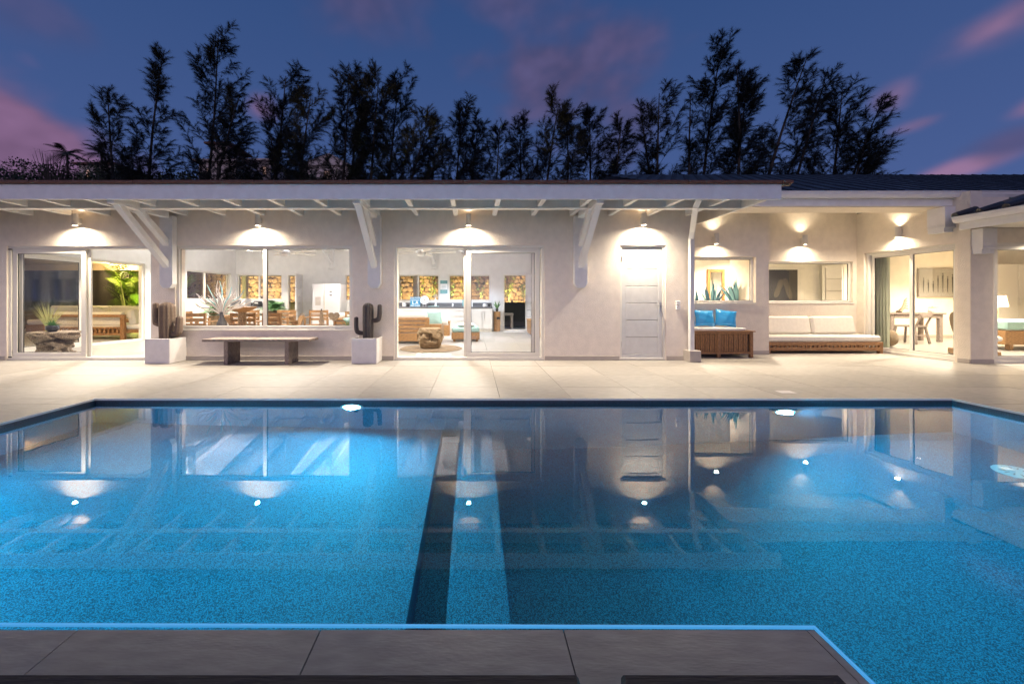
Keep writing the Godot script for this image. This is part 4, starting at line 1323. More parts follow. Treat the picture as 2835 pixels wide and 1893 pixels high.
func hillside() -> void:
	var hill := struct("hill")
	var m := MB.new()
	var fn := FastNoiseLite.new()
	fn.seed = 9
	fn.frequency = 0.06
	var hh := func(x: float, z: float) -> float:
		var rise := clampf((-z - 34.0) / 26.0, 0.0, 1.0) * clampf((6.0 - x) / 26.0, 0.0, 1.0)
		return -0.13 + rise * (15.0 + fn.get_noise_2d(x, z) * 4.0)
	var f := func(u: float, t: float) -> Vector3:
		if u < 0.0:
			return Vector3(0, -500, 0)
		var x := lerpf(-130.0, 12.0, u)
		var z := lerpf(-30.0, -100.0, t)
		return Vector3(x, hh.call(x, z), z)
	m.grid(f, 50, 30, false)
	part(hill, "slope", m, M["hill"])
	# bushes on the slope
	var spots := [[10, 380, 60, 5.5], [75, 365, 58, 6], [140, 385, 50, 5], [190, 375, 52, 5.5], [255, 372, 50, 6], [300, 385, 47, 5], [345, 390, 46, 5], [30, 400, 52, 4.5], [110, 400, 48, 5], [215, 398, 46, 4.5], [400, 392, 46, 5], [520, 385, 46, 5], [450, 400, 44, 4], [560, 395, 46, 4.5], [680, 395, 48, 4], [730, 398, 48, 4]]
	for k in spots.size():
		var s: Array = spots[k]
		var top := px(s[0] * 1.2074, s[1] * 1.2074, s[2])
		var o := thing("hill_bush", "dark leafy bush on the slope behind the eave", "bush", Vector3(top.x, top.y - s[3], top.z), "bushes on the slope")
		var lf := MB.new()
		var st := MB.new()
		for b in 7:
			var a := b * 0.9 + k
			var c := Vector3(cos(a) * s[3] * 0.3, s[3] * rng.randf_range(0.45, 0.8), sin(a) * s[3] * 0.3)
			st.tube([Vector3.ZERO, c * 0.5, c], [0.12, 0.07, 0.02], 5, false)
			for q in 190:
				var dv := Vector3(rng.randfn(), rng.randfn(), rng.randfn()).normalized()
				var p: Vector3 = c + dv * s[3] * 0.27 * pow(rng.randf(), 0.35)
				var e := (dv + Vector3(rng.randf_range(-1, 1), rng.randf_range(-1, 1), rng.randf_range(-1, 1)) * 0.8).normalized() * 0.32
				var w := e.cross(Vector3(0.3, 1, 0.2)).normalized() * 0.12
				lf.quad(p, p + e * 0.5 + w, p + e, p + e * 0.5 - w, dv)
		part(o, "stem", st, M["bark"])
		part(o, "foliage", lf, M["hill_leaf"])
	# coconut palms and a bare spreading tree on the slope
	var pl := ["coconut palm with a full round crown on the slope", "coconut palm with a sparse tilted crown on the slope"]
	var pt := [[153, 352, 2.7, 20], [232, 352, 2.4, 12]]
	for k in 2:
		var s: Array = pt[k]
		var top := px(s[0] * 1.2074, s[1] * 1.2074, 50.0)
		var o := thing("palm_tree", pl[k], "palm tree", Vector3(top.x, 6.0, top.z))
		var hgt := top.y - 6.0
		var tr := MB.new()
		tr.tube([Vector3(0.4, 0, 0), Vector3(0.2, hgt * 0.5, 0), Vector3(0, hgt, 0)], [0.2, 0.15, 0.12], 7)
		part(o, "trunk", tr, M["bark"])
		var m2 := MB.new()
		for q in int(s[3]):
			var a := q * 2.399
			var e := rng.randf_range(-0.15, 1.1)
			frond(m2, Vector3(0, hgt, 0), Vector3(cos(a) * cos(e), sin(e), sin(a) * cos(e)), s[2] * rng.randf_range(0.8, 1.05), 1.2, 0.75, 14, 0.07)
		part(o, "crown", m2, M["hill_leaf"])
	var bt := px(118 * 1.2074, 352 * 1.2074, 47.0)
	var bo := thing("spreading_tree", "thin-leaved spreading tree beside the coconut palms", "tree", Vector3(bt.x, 7.0, bt.z))
	var st2 := MB.new()
	var lf2 := MB.new()
	for q in 26:
		var a := rng.randf() * TAU
		var p := Vector3(cos(a) * rng.randf_range(0.3, 2.2), bt.y - 7.0 - rng.randf_range(0.0, 0.9), sin(a) * 1.4)
		st2.tube([Vector3.ZERO, Vector3(p.x * 0.3, p.y * 0.6, p.z * 0.3), p], [0.14, 0.06, 0.015], 5, false)
		for g in 22:
			var c := p + Vector3(rng.randfn() * 0.28, rng.randfn() * 0.1, rng.randfn() * 0.28)
			lf2.quad(c, c + Vector3(0.1, 0.03, 0), c + Vector3(0.16, 0.0, 0.06), c + Vector3(0.06, -0.03, 0.05), Vector3.UP)
	part(bo, "trunk", st2, M["bark"])
	part(bo, "crown", lf2, M["hill_leaf"])
	# houses up the slope, seen between the trees
	var hs := [[455, 540, 372, 44.0, "pale two-storey house with a roof terrace between the casuarinas"], [545, 620, 370, 50.0, "pale hillside house with a flat roof behind the casuarinas"], [690, 800, 380, 50.0, "pale gabled house half hidden by the casuarinas"], [180, 262, 378, 54.0, "low house with small lit windows among the palms"]]
	for k in hs.size():
		var s: Array = hs[k]
		var d: float = s[3]
		var a := px(s[0] * 0.83 * 1.2074 if false else s[0] * 1.2074, s[2] * 1.2074, d)
		var b := px(s[1] * 1.2074, s[2] * 1.2074, d)
		var o := thing("hill_house", s[4], "house", Vector3(a.x, 5.0, -d))
		var w := b.x - a.x
		var hgt := a.y - 5.0
		var wm := MB.new()
		wm.span(Vector3(0, 0, -5), Vector3(w, hgt, 0))
		part(o, "wall", wm, M["house_far"])
		var rm := MB.new()
		if k == 2:
			rm.prism(PackedVector2Array([Vector2(-0.4, hgt), Vector2(w + 0.4, hgt), Vector2(w * 0.6, hgt + 1.5)]), Vector3(0, 0, -5.3), Vector3.RIGHT, Vector3.UP, Vector3(0, 0, 1), 5.6)
		else:
			rm.span(Vector3(-0.5, hgt + 0.002, -5.4), Vector3(w + 0.5, hgt + 0.22, 0.5))
		part(o, "roof", rm, M["house_far" if k != 3 else "terracotta"])
		if k == 0:
			var up := MB.new()
			up.span(Vector3(w * 0.2, hgt + 0.225, -4.5), Vector3(w * 0.62, hgt + 2.3, -1.0))
			part(o, "upper_room", up, M["house_far"])
			var ur := MB.new()
			ur.span(Vector3(w * 0.05, hgt + 2.302, -5.0), Vector3(w * 0.78, hgt + 2.5, -0.5))
			part(o, "roof", ur, M["terracotta"])
		for q in 3:
			var wx := w * (0.2 + 0.28 * q)
			var fr := b1(o, "window", M["dark"], Vector3(wx, hgt - 1.7, 0.0), Vector3(wx + w * 0.12, hgt - 0.6, 0.04))
			if (q + k) % 3 == 0:
				b1(fr, "lit_window_pane", M["far_window_glow"], Vector3(wx + 0.08, hgt - 1.6, 0.042), Vector3(wx + w * 0.12 - 0.08, hgt - 0.7, 0.05))

# ---------------------------------------------------------------- lamps and things on the terrace
const LAMP_E := 13.5
func wall_lamps() -> void:
	var W := [[Vector3(-7.11, 2.525, -7.1), Vector3(0, 0, -1), "white cylinder wall lamp above the sliding door with the driftwood table"], [Vector3(-3.85, 2.525, -7.1), Vector3(0, 0, -1), "white cylinder wall lamp above the long window"],
		[Vector3(-0.084, 2.525, -7.1), Vector3(0, 0, -1), "white cylinder wall lamp above the sliding door with the round rug"], [Vector3(3.05, 2.535, -7.1), Vector3(0, 0, -1), "white cylinder wall lamp above the white panelled door"],
		[px(1984, 660, 7.87), Vector3(0, 0, -1), "cream cylinder wall lamp above the storage bench"], [px(2230, 664, 8.57), Vector3(0, 0, -1), "cream cylinder wall lamp above the daybed"], [px(2487, 642, 7.86), Vector3(1, 0, 0.07), "cream cylinder wall lamp above the desk room's sliding door"], [Vector3(9.75, 2.2, -6.69), Vector3(0, 0, -1), "cream cylinder wall lamp above the bedroom's terrace door"]]
	for w in W:
		var o := thing("wall_lamp", w[2], "wall lamp", w[0], "up and down wall lamps")
		var b: Vector3 = w[1].normalized()
		var warm := Color(1.0, 0.93, 0.82) if w[0].x < 4.0 else Color(1.0, 0.92, 0.8)
		var le := LAMP_E if w[0].x < 4.0 else LAMP_E * 0.36
		var m := MB.new()
		m.lathe(Vector3.ZERO, [[0.036, -0.075], [0.038, -0.104], [0.038, -0.104], [0.045, -0.104], [0.045, -0.104], [0.045, 0.104], [0.045, 0.104], [0.038, 0.104], [0.038, 0.104], [0.036, 0.075]], 24)
		part(o, "body", m, M["lamp_metal"])
		var g := MB.new()
		g.lathe(Vector3.ZERO, [[0.0365, -0.078], [0.0, -0.08]], 20)
		g.lathe(Vector3.ZERO, [[0.0365, 0.078], [0.0, 0.08]], 20)
		part(o, "lamp_glass", g, M["lamp_warm_glow"])
		var a := MB.new()
		a.rbox(b * 0.075 + Vector3(0, -0.005, 0), Vector3(0.05, 0.1, 0.07) if absf(b.z) > 0.5 else Vector3(0.07, 0.1, 0.05), 0.004)
		part(o, "mount", a, M["lamp_metal"])
		spot(o, Vector3(0, -0.106, 0), Vector3.DOWN, warm, le * 0.08, 43.0, 0.4)
		spot(o, Vector3(0, -0.107, 0), Vector3.DOWN, warm, le * 0.26, 86.0, 0.8)
		spot(o, Vector3(0, -0.108, 0) - b * 0.005, Vector3.DOWN - b * 0.45, warm, le * 0.5, 68.0, 1.0)
		spot(o, Vector3(0, 0.106, 0), Vector3.UP, warm, le * 0.09, 60.0, 1.0)

func ribbed(m: MB, pts: Array, rad: Array, ribs: int) -> void:     # a fluted, round-ended stem through pts
	var n := pts.size() - 1
	var fr := []
	for k in n + 1:
		var t: Vector3 = (pts[mini(k + 1, n)] - pts[maxi(k - 1, 0)]).normalized()
		var x := Vector3(0, 0, 1).cross(t).normalized()
		fr.append([x, t.cross(x)])
	var f := func(u: float, w: float) -> Vector3:
		var k := clampi(roundi(w * n), 0, n)
		if u < 0.0:
			return pts[k]
		var r: float = rad[k] * (1.0 + 0.07 * cos(u * TAU * ribs))
		return pts[k] + (fr[k][0] * cos(u * TAU) + fr[k][1] * sin(u * TAU)) * r
	m.grid(f, ribs * 4, n, true)

func smooth_path(p: Array, r: Array, sub: int) -> Array:
	var c := Curve3D.new()
	for k in p.size():
		var t: Vector3 = (p[mini(k + 1, p.size() - 1)] - p[maxi(k - 1, 0)]) * 0.22
		c.add_point(p[k], -t, t)
	var pts := []
	var rad := []
	for k in p.size() - 1:
		for s in sub:
			pts.append(c.sample(k, float(s) / sub))
			rad.append(lerpf(r[k], r[k + 1], float(s) / sub))
	pts.append(p[-1])
	rad.append(r[-1])
	return [pts, rad]

func capped(p: Array, r: Array, sub := 5) -> Array:     # adds a rounded end
	var q := smooth_path(p, r, sub)
	var d: Vector3 = (p[-1] - p[-2]).normalized()
	for k in range(1, 6):
		var a := k / 5.0 * PI * 0.5
		q[0].append(p[-1] + d * sin(a) * r[-1] * 0.8)
		q[1].append(maxf(0.002, r[-1] * cos(a)))
	return q

func cactus(label: String, at: Vector3, r: float, hgt: float, arms: Array, mt: String) -> void:
	var o := thing("cactus_sculpture", label, "cactus", at)
	var m := MB.new()
	var q := capped([Vector3.ZERO, Vector3(0, hgt * 0.5, 0), Vector3(0, hgt - r, 0)], [r * 0.95, r * 1.03, r], 6)
	ribbed(m, q[0], q[1], 11)
	part(o, "stem", m, M[mt])
	for a in arms:       # side, joint height, reach, tip height, radius
		var am := MB.new()
		var s: float = a[0]
		q = capped([Vector3(s * r * 0.6, a[1], 0), Vector3(s * (r + (a[2] - r) * 0.6), a[1] + 0.01, 0.01), Vector3(s * a[2], a[1] + 0.07, 0.01), Vector3(s * (a[2] + 0.008), a[3], 0.0)], [a[4] * 0.8, a[4], a[4], a[4] * 0.95], 6)
		ribbed(am, q[0], q[1], 8)
		part(o, "arm", am, M[mt])

func planter(label: String, x0: float, x1: float, d0: float) -> void:
	var s := x1 - x0
	var o := thing("planter", label, "planter", Vector3((x0 + x1) * 0.5, 0, -d0 - s * 0.5), "white cube planters")
	var t := 0.02
	var h := s * 0.5
	var m := MB.new()
	m.rbox(Vector3(0, s * 0.5 + 0.001, h - t * 0.5), Vector3(s, s, t), 0.007)
	m.rbox(Vector3(0, s * 0.5 + 0.001, -h + t * 0.5), Vector3(s, s, t), 0.007)
	m.box(Vector3(h - t * 0.5 - 0.001, s * 0.5 + 0.001, 0), Vector3(t, s - 0.01, s - 2 * t + 0.008))
	m.box(Vector3(-h + t * 0.5 + 0.001, s * 0.5 + 0.001, 0), Vector3(t, s - 0.01, s - 2 * t + 0.008))
	part(o, "tub", m, M["planter"])
	b1(o, "soil", M["soil"], Vector3(-h + t, 0.02, -h + t), Vector3(h - t, s - 0.06, h - t))

func terrace_things() -> void:
	planter("white cube planter below the bracket next to the open sliding door", -5.64, -5.21, 6.82)
	planter("white cube planter between the long window and the rug room's door", -2.09, -1.654, 6.82)
	cactus("brown fibre cactus sculpture with one high and one low arm", Vector3(-5.41, 0.37, -7.03), 0.115, 0.71, [[-1.0, 0.3, 0.19, 0.64, 0.05], [1.0, 0.12, 0.21, 0.4, 0.055]], "cactus")
	cactus("dark slender cactus sculpture with two bent arms", Vector3(-1.86, 0.37, -7.03), 0.088, 0.69, [[1.0, 0.36, 0.2, 0.62, 0.04], [-1.0, 0.14, 0.2, 0.4, 0.038]], "cactus_dark")
	# bench
	var o := thing("bench", "long grey weathered wooden bench below the long window", "bench", Vector3(-3.68, 0, -6.92))
	for k in 3:
		b1(o, "plank", M["grey_wood_x"], Vector3(-0.91, 0.388, -0.2 + k * 0.1345), Vector3(0.91, 0.43, -0.2 + k * 0.1345 + 0.131), 0.004)
	for x in [-0.55, 0.485]:
		for k in 3:
			b1(o, "leg", M["grey_wood_y"], Vector3(x, 0.001, -0.185 + k * 0.124), Vector3(x + 0.07, 0.387, -0.185 + k * 0.124 + 0.121), 0.004)
	# storage bench with cushion and pillows
	var s := thing("storage_bench", "slatted teak storage bench standing against the recess wall", "bench", Vector3(4.67, 0, -7.55))
	b1(s, "lid", M["teak_x"], Vector3(-0.69, 0.488, -0.46), Vector3(0.69, 0.508, 0.012), 0.004)
	for x in [-0.65, 0.0, 0.62]:
		b1(s, "leg", M["teak_y"], Vector3(x - 0.03, 0.001, -0.05), Vector3(x + 0.03, 0.486, 0.0), 0.003)
	for x in [-0.65, 0.62]:
		b1(s, "leg", M["teak_y"], Vector3(x - 0.03, 0.001, -0.43), Vector3(x + 0.03, 0.486, -0.38), 0.003)
	for y in [0.07, 0.445]:
		b1(s, "rail", M["teak_x"], Vector3(-0.62, y, -0.04), Vector3(0.59, y + 0.04, -0.004), 0.002)
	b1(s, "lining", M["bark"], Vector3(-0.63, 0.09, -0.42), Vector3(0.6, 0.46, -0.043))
	for k in 26:
		var x := -0.612 + k * 0.0455
		if absf(x + 0.018) < 0.032:
			continue
		b1(s, "slat", M["teak_y"], Vector3(x, 0.112, -0.042), Vector3(x + 0.037, 0.443, -0.02 - 0.006 * (k % 2)), 0.007)
	for k in 9:
		b1(s, "slat", M["teak_y"], Vector3(0.6, 0.112, -0.37 + k * 0.035), Vector3(0.622, 0.443, -0.37 + k * 0.035 + 0.028))
	var c := thing("bench_cushion", "thin white seat pad on the teak storage bench", "cushion", Vector3(4.62, 0.508, -7.78))
	var m := MB.new()
	m.ell(Vector3(0, 0.026, 0), Vector3(0.63, 0.028, 0.22), 0.32, 40, 10)
	part(c, "pad", m, M["linen"])
	var pl := ["blue satin pillow half hidden behind the downpipe", "blue satin pillow standing upright on the storage bench pad", "blue satin pillow leaning askew at the end of the storage bench pad"]
	var pp := [[4.2, 0.0, 0.04], [4.575, 0.03, -0.02], [4.99, 0.12, -0.14]]
	for k in 3:
		var b := thing("pillow", pl[k], "pillow", Vector3(pp[k][0], 0.735, -7.86), "blue satin pillows")
		var pm := MB.new()
		pm.pillow(Vector3.ZERO, 0.37, 0.33, 0.14, Basis.from_euler(Vector3(-0.3, pp[k][2] * 2.0, -pp[k][1])), 0.06)
		part(b, "cover", pm, M["blue_satin"])
	# daybed
	var d := thing("daybed", "white cushioned daybed on a low teak frame with a row of square holes", "sofa", Vector3(0, 0, 0))
	var x0 := 6.02
	var x1 := 8.4
	var z := -8.14
	b1(d, "top_rail", M["teak_x"], Vector3(x0, 0.165, z - 0.03), Vector3(x1, 0.235, z), 0.004)
	b1(d, "bottom_rail", M["teak_x"], Vector3(x0 + 0.08, 0.055, z - 0.03), Vector3(x1 - 0.06, 0.125, z - 0.002), 0.004)
	for k in 27:
		var x: float = x0 + 0.12 + k * 0.084
		b1(d, "slat", M["teak_y"], Vector3(x, 0.126, z - 0.028), Vector3(x + 0.044, 0.164, z - 0.003))
	for x in [x0 + 0.04, x1 - 0.04]:
		for q in [z - 0.036, z - 0.5]:
			b1(d, "leg", M["teak_y"], Vector3(x - 0.035, 0.001, q - 0.035), Vector3(x + 0.035, 0.164, q + 0.035), 0.004)
	b1(d, "base", M["teak_x"], Vector3(x0, 0.2, -8.66), Vector3(x1, 0.232, z - 0.032))
	var sc := MB.new()
	sc.rbox(Vector3(7.2, 0.3, -8.41), Vector3(2.34, 0.125, 0.54), 0.03)
	part(d, "seat_cushion", sc, M["canvas"])
	for e in [[6.05, 7.245], [7.265, 8.2]]:
		var bm := MB.new()
		bm.rbox(Vector3((e[0] + e[1]) * 0.5, 0.555, -8.58), Vector3(e[1] - e[0], 0.38, 0.13), 0.04, Basis(Vector3.RIGHT, -0.18))
		part(d, "back_cushion", bm, M["canvas"])
	# sockets beside the door
	var so := thing("wall_socket", "pair of small white weatherproof sockets beside the white panelled door", "socket", Vector3(3.71, 0, -7.22))
	for y in [0.92, 1.01]:
		var sm := MB.new()
		sm.rbox(Vector3(0, y + 0.035, 0.02), Vector3(0.075, 0.075, 0.045), 0.008)
		part(so, "box", sm, M["planter"])

# ---------------------------------------------------------------- inside
func lettering(parent: Node, called: String, txt: String, at: Vector3, size: float, mt: String, b := Basis()) -> void:
	var t := TextMesh.new()
	var f := SystemFont.new()
	f.font_names = PackedStringArray(["Droid Sans"])
	f.font_weight = 700
	t.font = f
	t.text = txt
	t.font_size = 64
	t.pixel_size = size / 64.0
	t.depth = 0.003
	t.curve_step = 4.0
	var o := part(parent, called, t, M[mt], at)
	o.basis = b

func stump(label: String, at: Vector3, rx: float, hgt: float, sd: int, mt: String, holes: float, belly := 0.0) -> void:   # a table cut from a root: waisted, knotted, hollowed
	var o := thing("stump_table", label, "stump table", at)
	var fn := FastNoiseLite.new()
	fn.seed = sd
	fn.frequency = 1.0
	fn.fractal_octaves = 3
	var m := MB.new()
	var f := func(u: float, t: float) -> Vector3:
		var y := clampf((t - 0.06) / 0.86, 0.0, 1.0) * hgt
		if u < 0.0:
			return Vector3(0, y, 0)
		var k := y / hgt
		var a := u * TAU
		var body := 0.74 + 0.26 * smoothstep(0.25, 0.85, k) - 0.1 * sin(k * PI) + 0.05 * cos(a * 3.0 + sd)
		if belly > 0.0:
			body = 0.62 + 0.42 * sin(clampf(k * 0.72 + 0.1, 0.0, 1.0) * PI) * belly + 0.04 * cos(a * 3.0 + sd)
		var nz := fn.get_noise_3d(cos(a) * 2.2, k * 2.4, sin(a) * 2.2)
		body += nz * (0.2 if belly == 0.0 else 0.1)
		var hole := maxf(0.0, fn.get_noise_3d(cos(a) * 2.6 + 9.0, k * 3.2 + 4.0, sin(a) * 2.6) - 0.12) * 2.4 * holes * sin(clampf(k, 0.05, 0.95) * PI)
		body -= minf(hole, 0.55)
		if t < 0.06:
			body *= t / 0.06
		if t > 0.92:
			body *= pow(maxf(0.0, (1.0 - t) / 0.08), 0.5)
			y = hgt + 0.008 * (1.0 - (1.0 - t) / 0.08)
		return Vector3(cos(a) * rx * body, y, sin(a) * rx * 0.8 * body)
	m.grid(f, 56, 30, true)
	part(o, "root", m, M[mt])

func grass_spray(m: MB, base: Vector3, n: int, len: float, lean: float, w: float) -> void:
	for k in n:
		var a := k * 2.399
		var e := rng.randf_range(0.05, lean)
		var d := Vector3(cos(a) * sin(e), cos(e), sin(a) * sin(e))
		var l := len * rng.randf_range(0.7, 1.05)
		var s := d.cross(Vector3(0.3, 0.2, 1)).normalized() * w
		var p := base
		for q in range(1, 5):
			var t := q / 4.0
			var p2 := base + d * l * t + Vector3(d.x, 0, d.z) * l * 0.35 * t * t - Vector3(0, l * 0.12 * t * t, 0)
			var w0 := 1.0 - (q - 1) / 4.0
			var w1 := 1.0 - t
			m.quad(p - s * w0, p + s * w0, p2 + s * w1, p2 - s * w1, Vector3(0, 0.4, 1).normalized())
			p = p2

func chair(label: String, at: Vector3, turn: float) -> void:     # slatted teak armchair; local -z is its front
	var o := thing("dining_chair", label, "chair", at, "wooden dining chairs", turn)
	for x in [-0.23, 0.23]:
		b1(o, "leg", M["oak_y"], Vector3(x - 0.022, 0.001, -0.24), Vector3(x + 0.022, 0.62, -0.2))
		b1(o, "leg", M["oak_y"], Vector3(x - 0.022, 0.001, 0.2), Vector3(x + 0.022, 0.82, 0.24))
		b1(o, "armrest", M["oak_z"], Vector3(x - 0.03, 0.621, -0.25), Vector3(x + 0.03, 0.645, 0.199))
	for k in 4:
		b1(o, "seat_slat", M["oak_x"], Vector3(-0.206, 0.42, -0.23 + k * 0.108), Vector3(0.206, 0.442, -0.23 + k * 0.108 + 0.095))
	for y in [[0.74, 0.815], [0.64, 0.7], [0.54, 0.6]]:
		b1(o, "back_slat", M["oak_x"], Vector3(-0.207, y[0], 0.208), Vector3(0.207, y[1], 0.23))
	b1(o, "rail", M["oak_x"], Vector3(-0.207, 0.36, -0.232), Vector3(0.207, 0.415, -0.21))

func fan(label: String, at: Vector3, n: int, turn: float) -> void:
	var o := thing("ceiling_fan", label, "ceiling fan", at)
	var m := MB.new()
	m.lathe(Vector3.ZERO, [[0.0, -0.1], [0.09, -0.09], [0.13, -0.03], [0.13, 0.05], [0.05, 0.09], [0.02, 0.1], [0.02, 0.7]], 20)
	part(o, "motor", m, M["metal"])
	for k in n:
		var a := turn + k * TAU / n
		var d := Vector3(cos(a), 0, sin(a))
		var b := MB.new()
		b.bar(d * 0.12, d * 0.3, 0.03, 0.012)
		b.bar(d * 0.28 + Vector3(0, 0.005, 0), d * 0.92 + Vector3(0, 0.02, 0), 0.13, 0.012, Vector3(0.12 * d.z, 1, -0.12 * d.x))
		part(o, "blade", b, M["frame"])

func cabinet_run(o: Node, x0: float, x1: float, d: float, units: Array) -> void:
	b1(o, "plinth", M["frame"], Vector3(x0 + 0.02, 0.004, -d - 0.54), Vector3(x1 - 0.02, 0.1, -d - 0.05))
	b1(o, "carcass", M["cabinet"], Vector3(x0, 0.1, -d - 0.58), Vector3(x1, 0.82, -d - 0.02))
	b1(o, "worktop", M["counter_top"], Vector3(x0 - 0.01, 0.822, -d - 0.59), Vector3(x1 + 0.01, 0.862, -d + 0.02), 0.004)
	b1(o, "splashback", M["counter_top"], Vector3(x0, 0.864, -d - 0.59), Vector3(x1, 1.0, -d - 0.575))
	var x := x0
	for u in units:
		var w: float = u[0]
		if u[1] == 0:          # two doors with upright handles
			for s in 2:
				var f := b1(o, "cabinet_door", M["cabinet"], Vector3(x + s * w * 0.5 + 0.003, 0.105, -d - 0.018), Vector3(x + (s + 1) * w * 0.5 - 0.003, 0.815, -d), 0.003)
				var hx := x + w * 0.5 + (0.05 if s else -0.05)
				b1(f, "handle", M["metal"], Vector3(hx - 0.006, 0.42, -d + 0.018), Vector3(hx + 0.006, 0.72, -d + 0.03))
		else:
			var n: int = u[1]
			for s in n:
				var y0 := 0.105 + 0.71 * s / n
				var y1 := 0.105 + 0.71 * (s + 1) / n
				var f := b1(o, "drawer", M["cabinet"], Vector3(x + 0.003, y0 + 0.003, -d - 0.018), Vector3(x + w - 0.003, y1 - 0.003, -d), 0.003)
				b1(f, "handle", M["metal"], Vector3(x + w * 0.15, y1 - 0.07, -d + 0.018), Vector3(x + w * 0.85, y1 - 0.058, -d + 0.03))
		x += w

func dining_room() -> void:
	# kitchen runs and what stands on them
	var k1 := thing("kitchen_counter", "white kitchen counter with dark worktop below the dining room's back window", "counter")
	cabinet_run(k1, -8.45, -6.78, 13.68, [[0.85, 3], [0.82, 0]])
	var k2 := thing("kitchen_counter", "long white kitchen counter with drawers behind the wooden sofa", "counter")
	cabinet_run(k2, -4.2, 0.66, 13.68, [[0.8, 3], [0.9, 3], [0.9, 3], [0.8, 3], [0.8, 4], [0.66, 0]])
	var fr := thing("fridge", "white side-by-side fridge with a water dispenser", "fridge", Vector3(-4.93, 0, -13.35))
	b1(fr, "body", M["appliance"], Vector3(-0.46, 0.02, -0.7), Vector3(0.46, 1.64, -0.03), 0.01)
	for s in [[-0.46, -0.06], [-0.054, 0.46]]:
		var dr := b1(fr, "door", M["appliance"], Vector3(s[0], 0.03, -0.028), Vector3(s[1], 1.635, 0.03), 0.012)
		b1(dr, "handle", M["frame"], Vector3(-0.075 if s[0] < -0.2 else -0.045, 0.5, 0.03), Vector3(-0.063 if s[0] < -0.2 else -0.033, 1.3, 0.05))
	b1(fr, "dispenser", M["baseboard"], Vector3(-0.36, 0.92, 0.031), Vector3(-0.18, 1.2, 0.036))
	b1(fr, "magnet", M["counter_top"], Vector3(0.12, 1.35, 0.031), Vector3(0.2, 1.4, 0.035))
	b1(fr, "magnet", M["dark"], Vector3(0.12, 1.24, 0.031), Vector3(0.2, 1.28, 0.035))
	var mw := thing("microwave", "grey microwave oven at the end of the kitchen counter", "microwave", Vector3(-8.2, 0.862, -13.95))
	b1(mw, "case", M["appliance"], Vector3(-0.24, 0.003, -0.18), Vector3(0.3, 0.28, 0.17), 0.01)
	b1(mw, "door_glass", M["counter_top"], Vector3(-0.2, 0.05, 0.171), Vector3(0.16, 0.24, 0.178))
	var cf := [["coffee_machine", "small dark coffee machine with a silver front on the counter", Vector3(-7.15, 0.862, -13.95), 0.18, 0.24], ["kettle", "black square-shouldered kettle on the counter", Vector3(-7.55, 0.862, -13.95), 0.2, 0.2], ["toaster", "dark toaster standing on the long kitchen counter", Vector3(-3.6, 0.862, -13.95), 0.3, 0.2]]
	for c in cf:
		var o := thing(c[0], c[1], c[0].replace("_", " "), c[2])
		b1(o, "body", M["dark"], Vector3(-c[3] * 0.5, 0.003, -0.1), Vector3(c[3] * 0.5, c[4], 0.12), 0.02)
		b1(o, "panel", M["metal"], Vector3(-c[3] * 0.3, c[4] * 0.55, 0.121), Vector3(c[3] * 0.3, c[4] * 0.8, 0.126))
		b1(o, "base", M["counter_top"], Vector3(-c[3] * 0.45, 0.003, 0.121), Vector3(c[3] * 0.45, 0.02, 0.18))
	# white pillar beside the back door
	# dining table
	var t := thing("dining_table", "glass-topped dining table on crossed wooden legs", "table", Vector3(-5.0, 0, -9.6))
	var gm := MB.new()
	gm.rbox(Vector3(0, 0.742, 0), Vector3(2.5, 0.012, 1.15), 0.003)
	part(t, "tabletop", gm, M["glass_tinted"])
	for s in [-0.75, 0.75]:
		for q in [-1.0, 1.0]:
			var m := MB.new()
			m.bar(Vector3(s, 0.01, -0.4 * q), Vector3(s + 0.04 * q, 0.73, 0.4 * q), 0.11, 0.06)
			part(t, "leg", m, M["oak_y"])
	var ch := [[-5.85, -8.55, 0.0, "wooden dining chair at the near side of the glass table, by the patterned root"], [-4.82, -8.5, 0.12, "wooden dining chair behind the bowl on the root pedestal"], [-4.15, -8.55, -0.35, "wooden dining chair turned a little at the near side of the table"], [-6.1, -10.65, PI, "wooden dining chair across the table below the kitchen drawers"], [-5.1, -10.65, PI, "wooden dining chair across the table behind the grey vase"], [-4.2, -10.65, PI + 0.1, "wooden dining chair across the table beside the back door"], [-6.75, -9.6, PI * 0.5 * -1.0, "wooden dining chair at the head of the glass table"], [-3.25, -9.7, PI * 0.5, "wooden dining chair at the foot of the table by the fridge"]]
	for c in ch:
		chair(c[3], Vector3(c[0], 0.004, c[1]), c[2])
	fan("white five-bladed ceiling fan above the dining table", Vector3(-4.93, 2.33, -10.4), 5, 0.25)
	fan("white ceiling fan with a brass-grey hub above the living room", Vector3(-1.375, 2.33, -10.4), 5, -0.1)
	potted_palm("potted_palm", "potted cycas palm with stiff dark fronds beyond the table", Vector3(-5.75, 0.004, -11.5), 0.78, 0.19, 26, 0.62, "leaf_palm", "rattan")
	potted_palm("potted_palm", "potted cycas palm in a woven basket behind the driftwood branches", Vector3(-7.0, 0.004, -10.9), 0.75, 0.22, 24, 0.6, "leaf_green", "rattan")
	# vase with driftwood branches on a low console
	var cs := thing("console_table", "low wooden console below the long window's sill", "console", Vector3(-3.85, 0.004, -7.78))
	b1(cs, "top", M["oak_x"], Vector3(-1.45, 0.4, -0.16), Vector3(1.55, 0.44, 0.16), 0.005)
	for x in [-1.35, 1.4]:
		for z in [-0.1, 0.1]:
			b1(cs, "leg", M["oak_y"], Vector3(x - 0.03, 0, z - 0.03), Vector3(x + 0.03, 0.4, z + 0.03))
	var v := thing("vase", "dark grey bottle-shaped vase holding driftwood branches", "vase", Vector3(-4.88, 0.444, -7.72))
	var vm := MB.new()
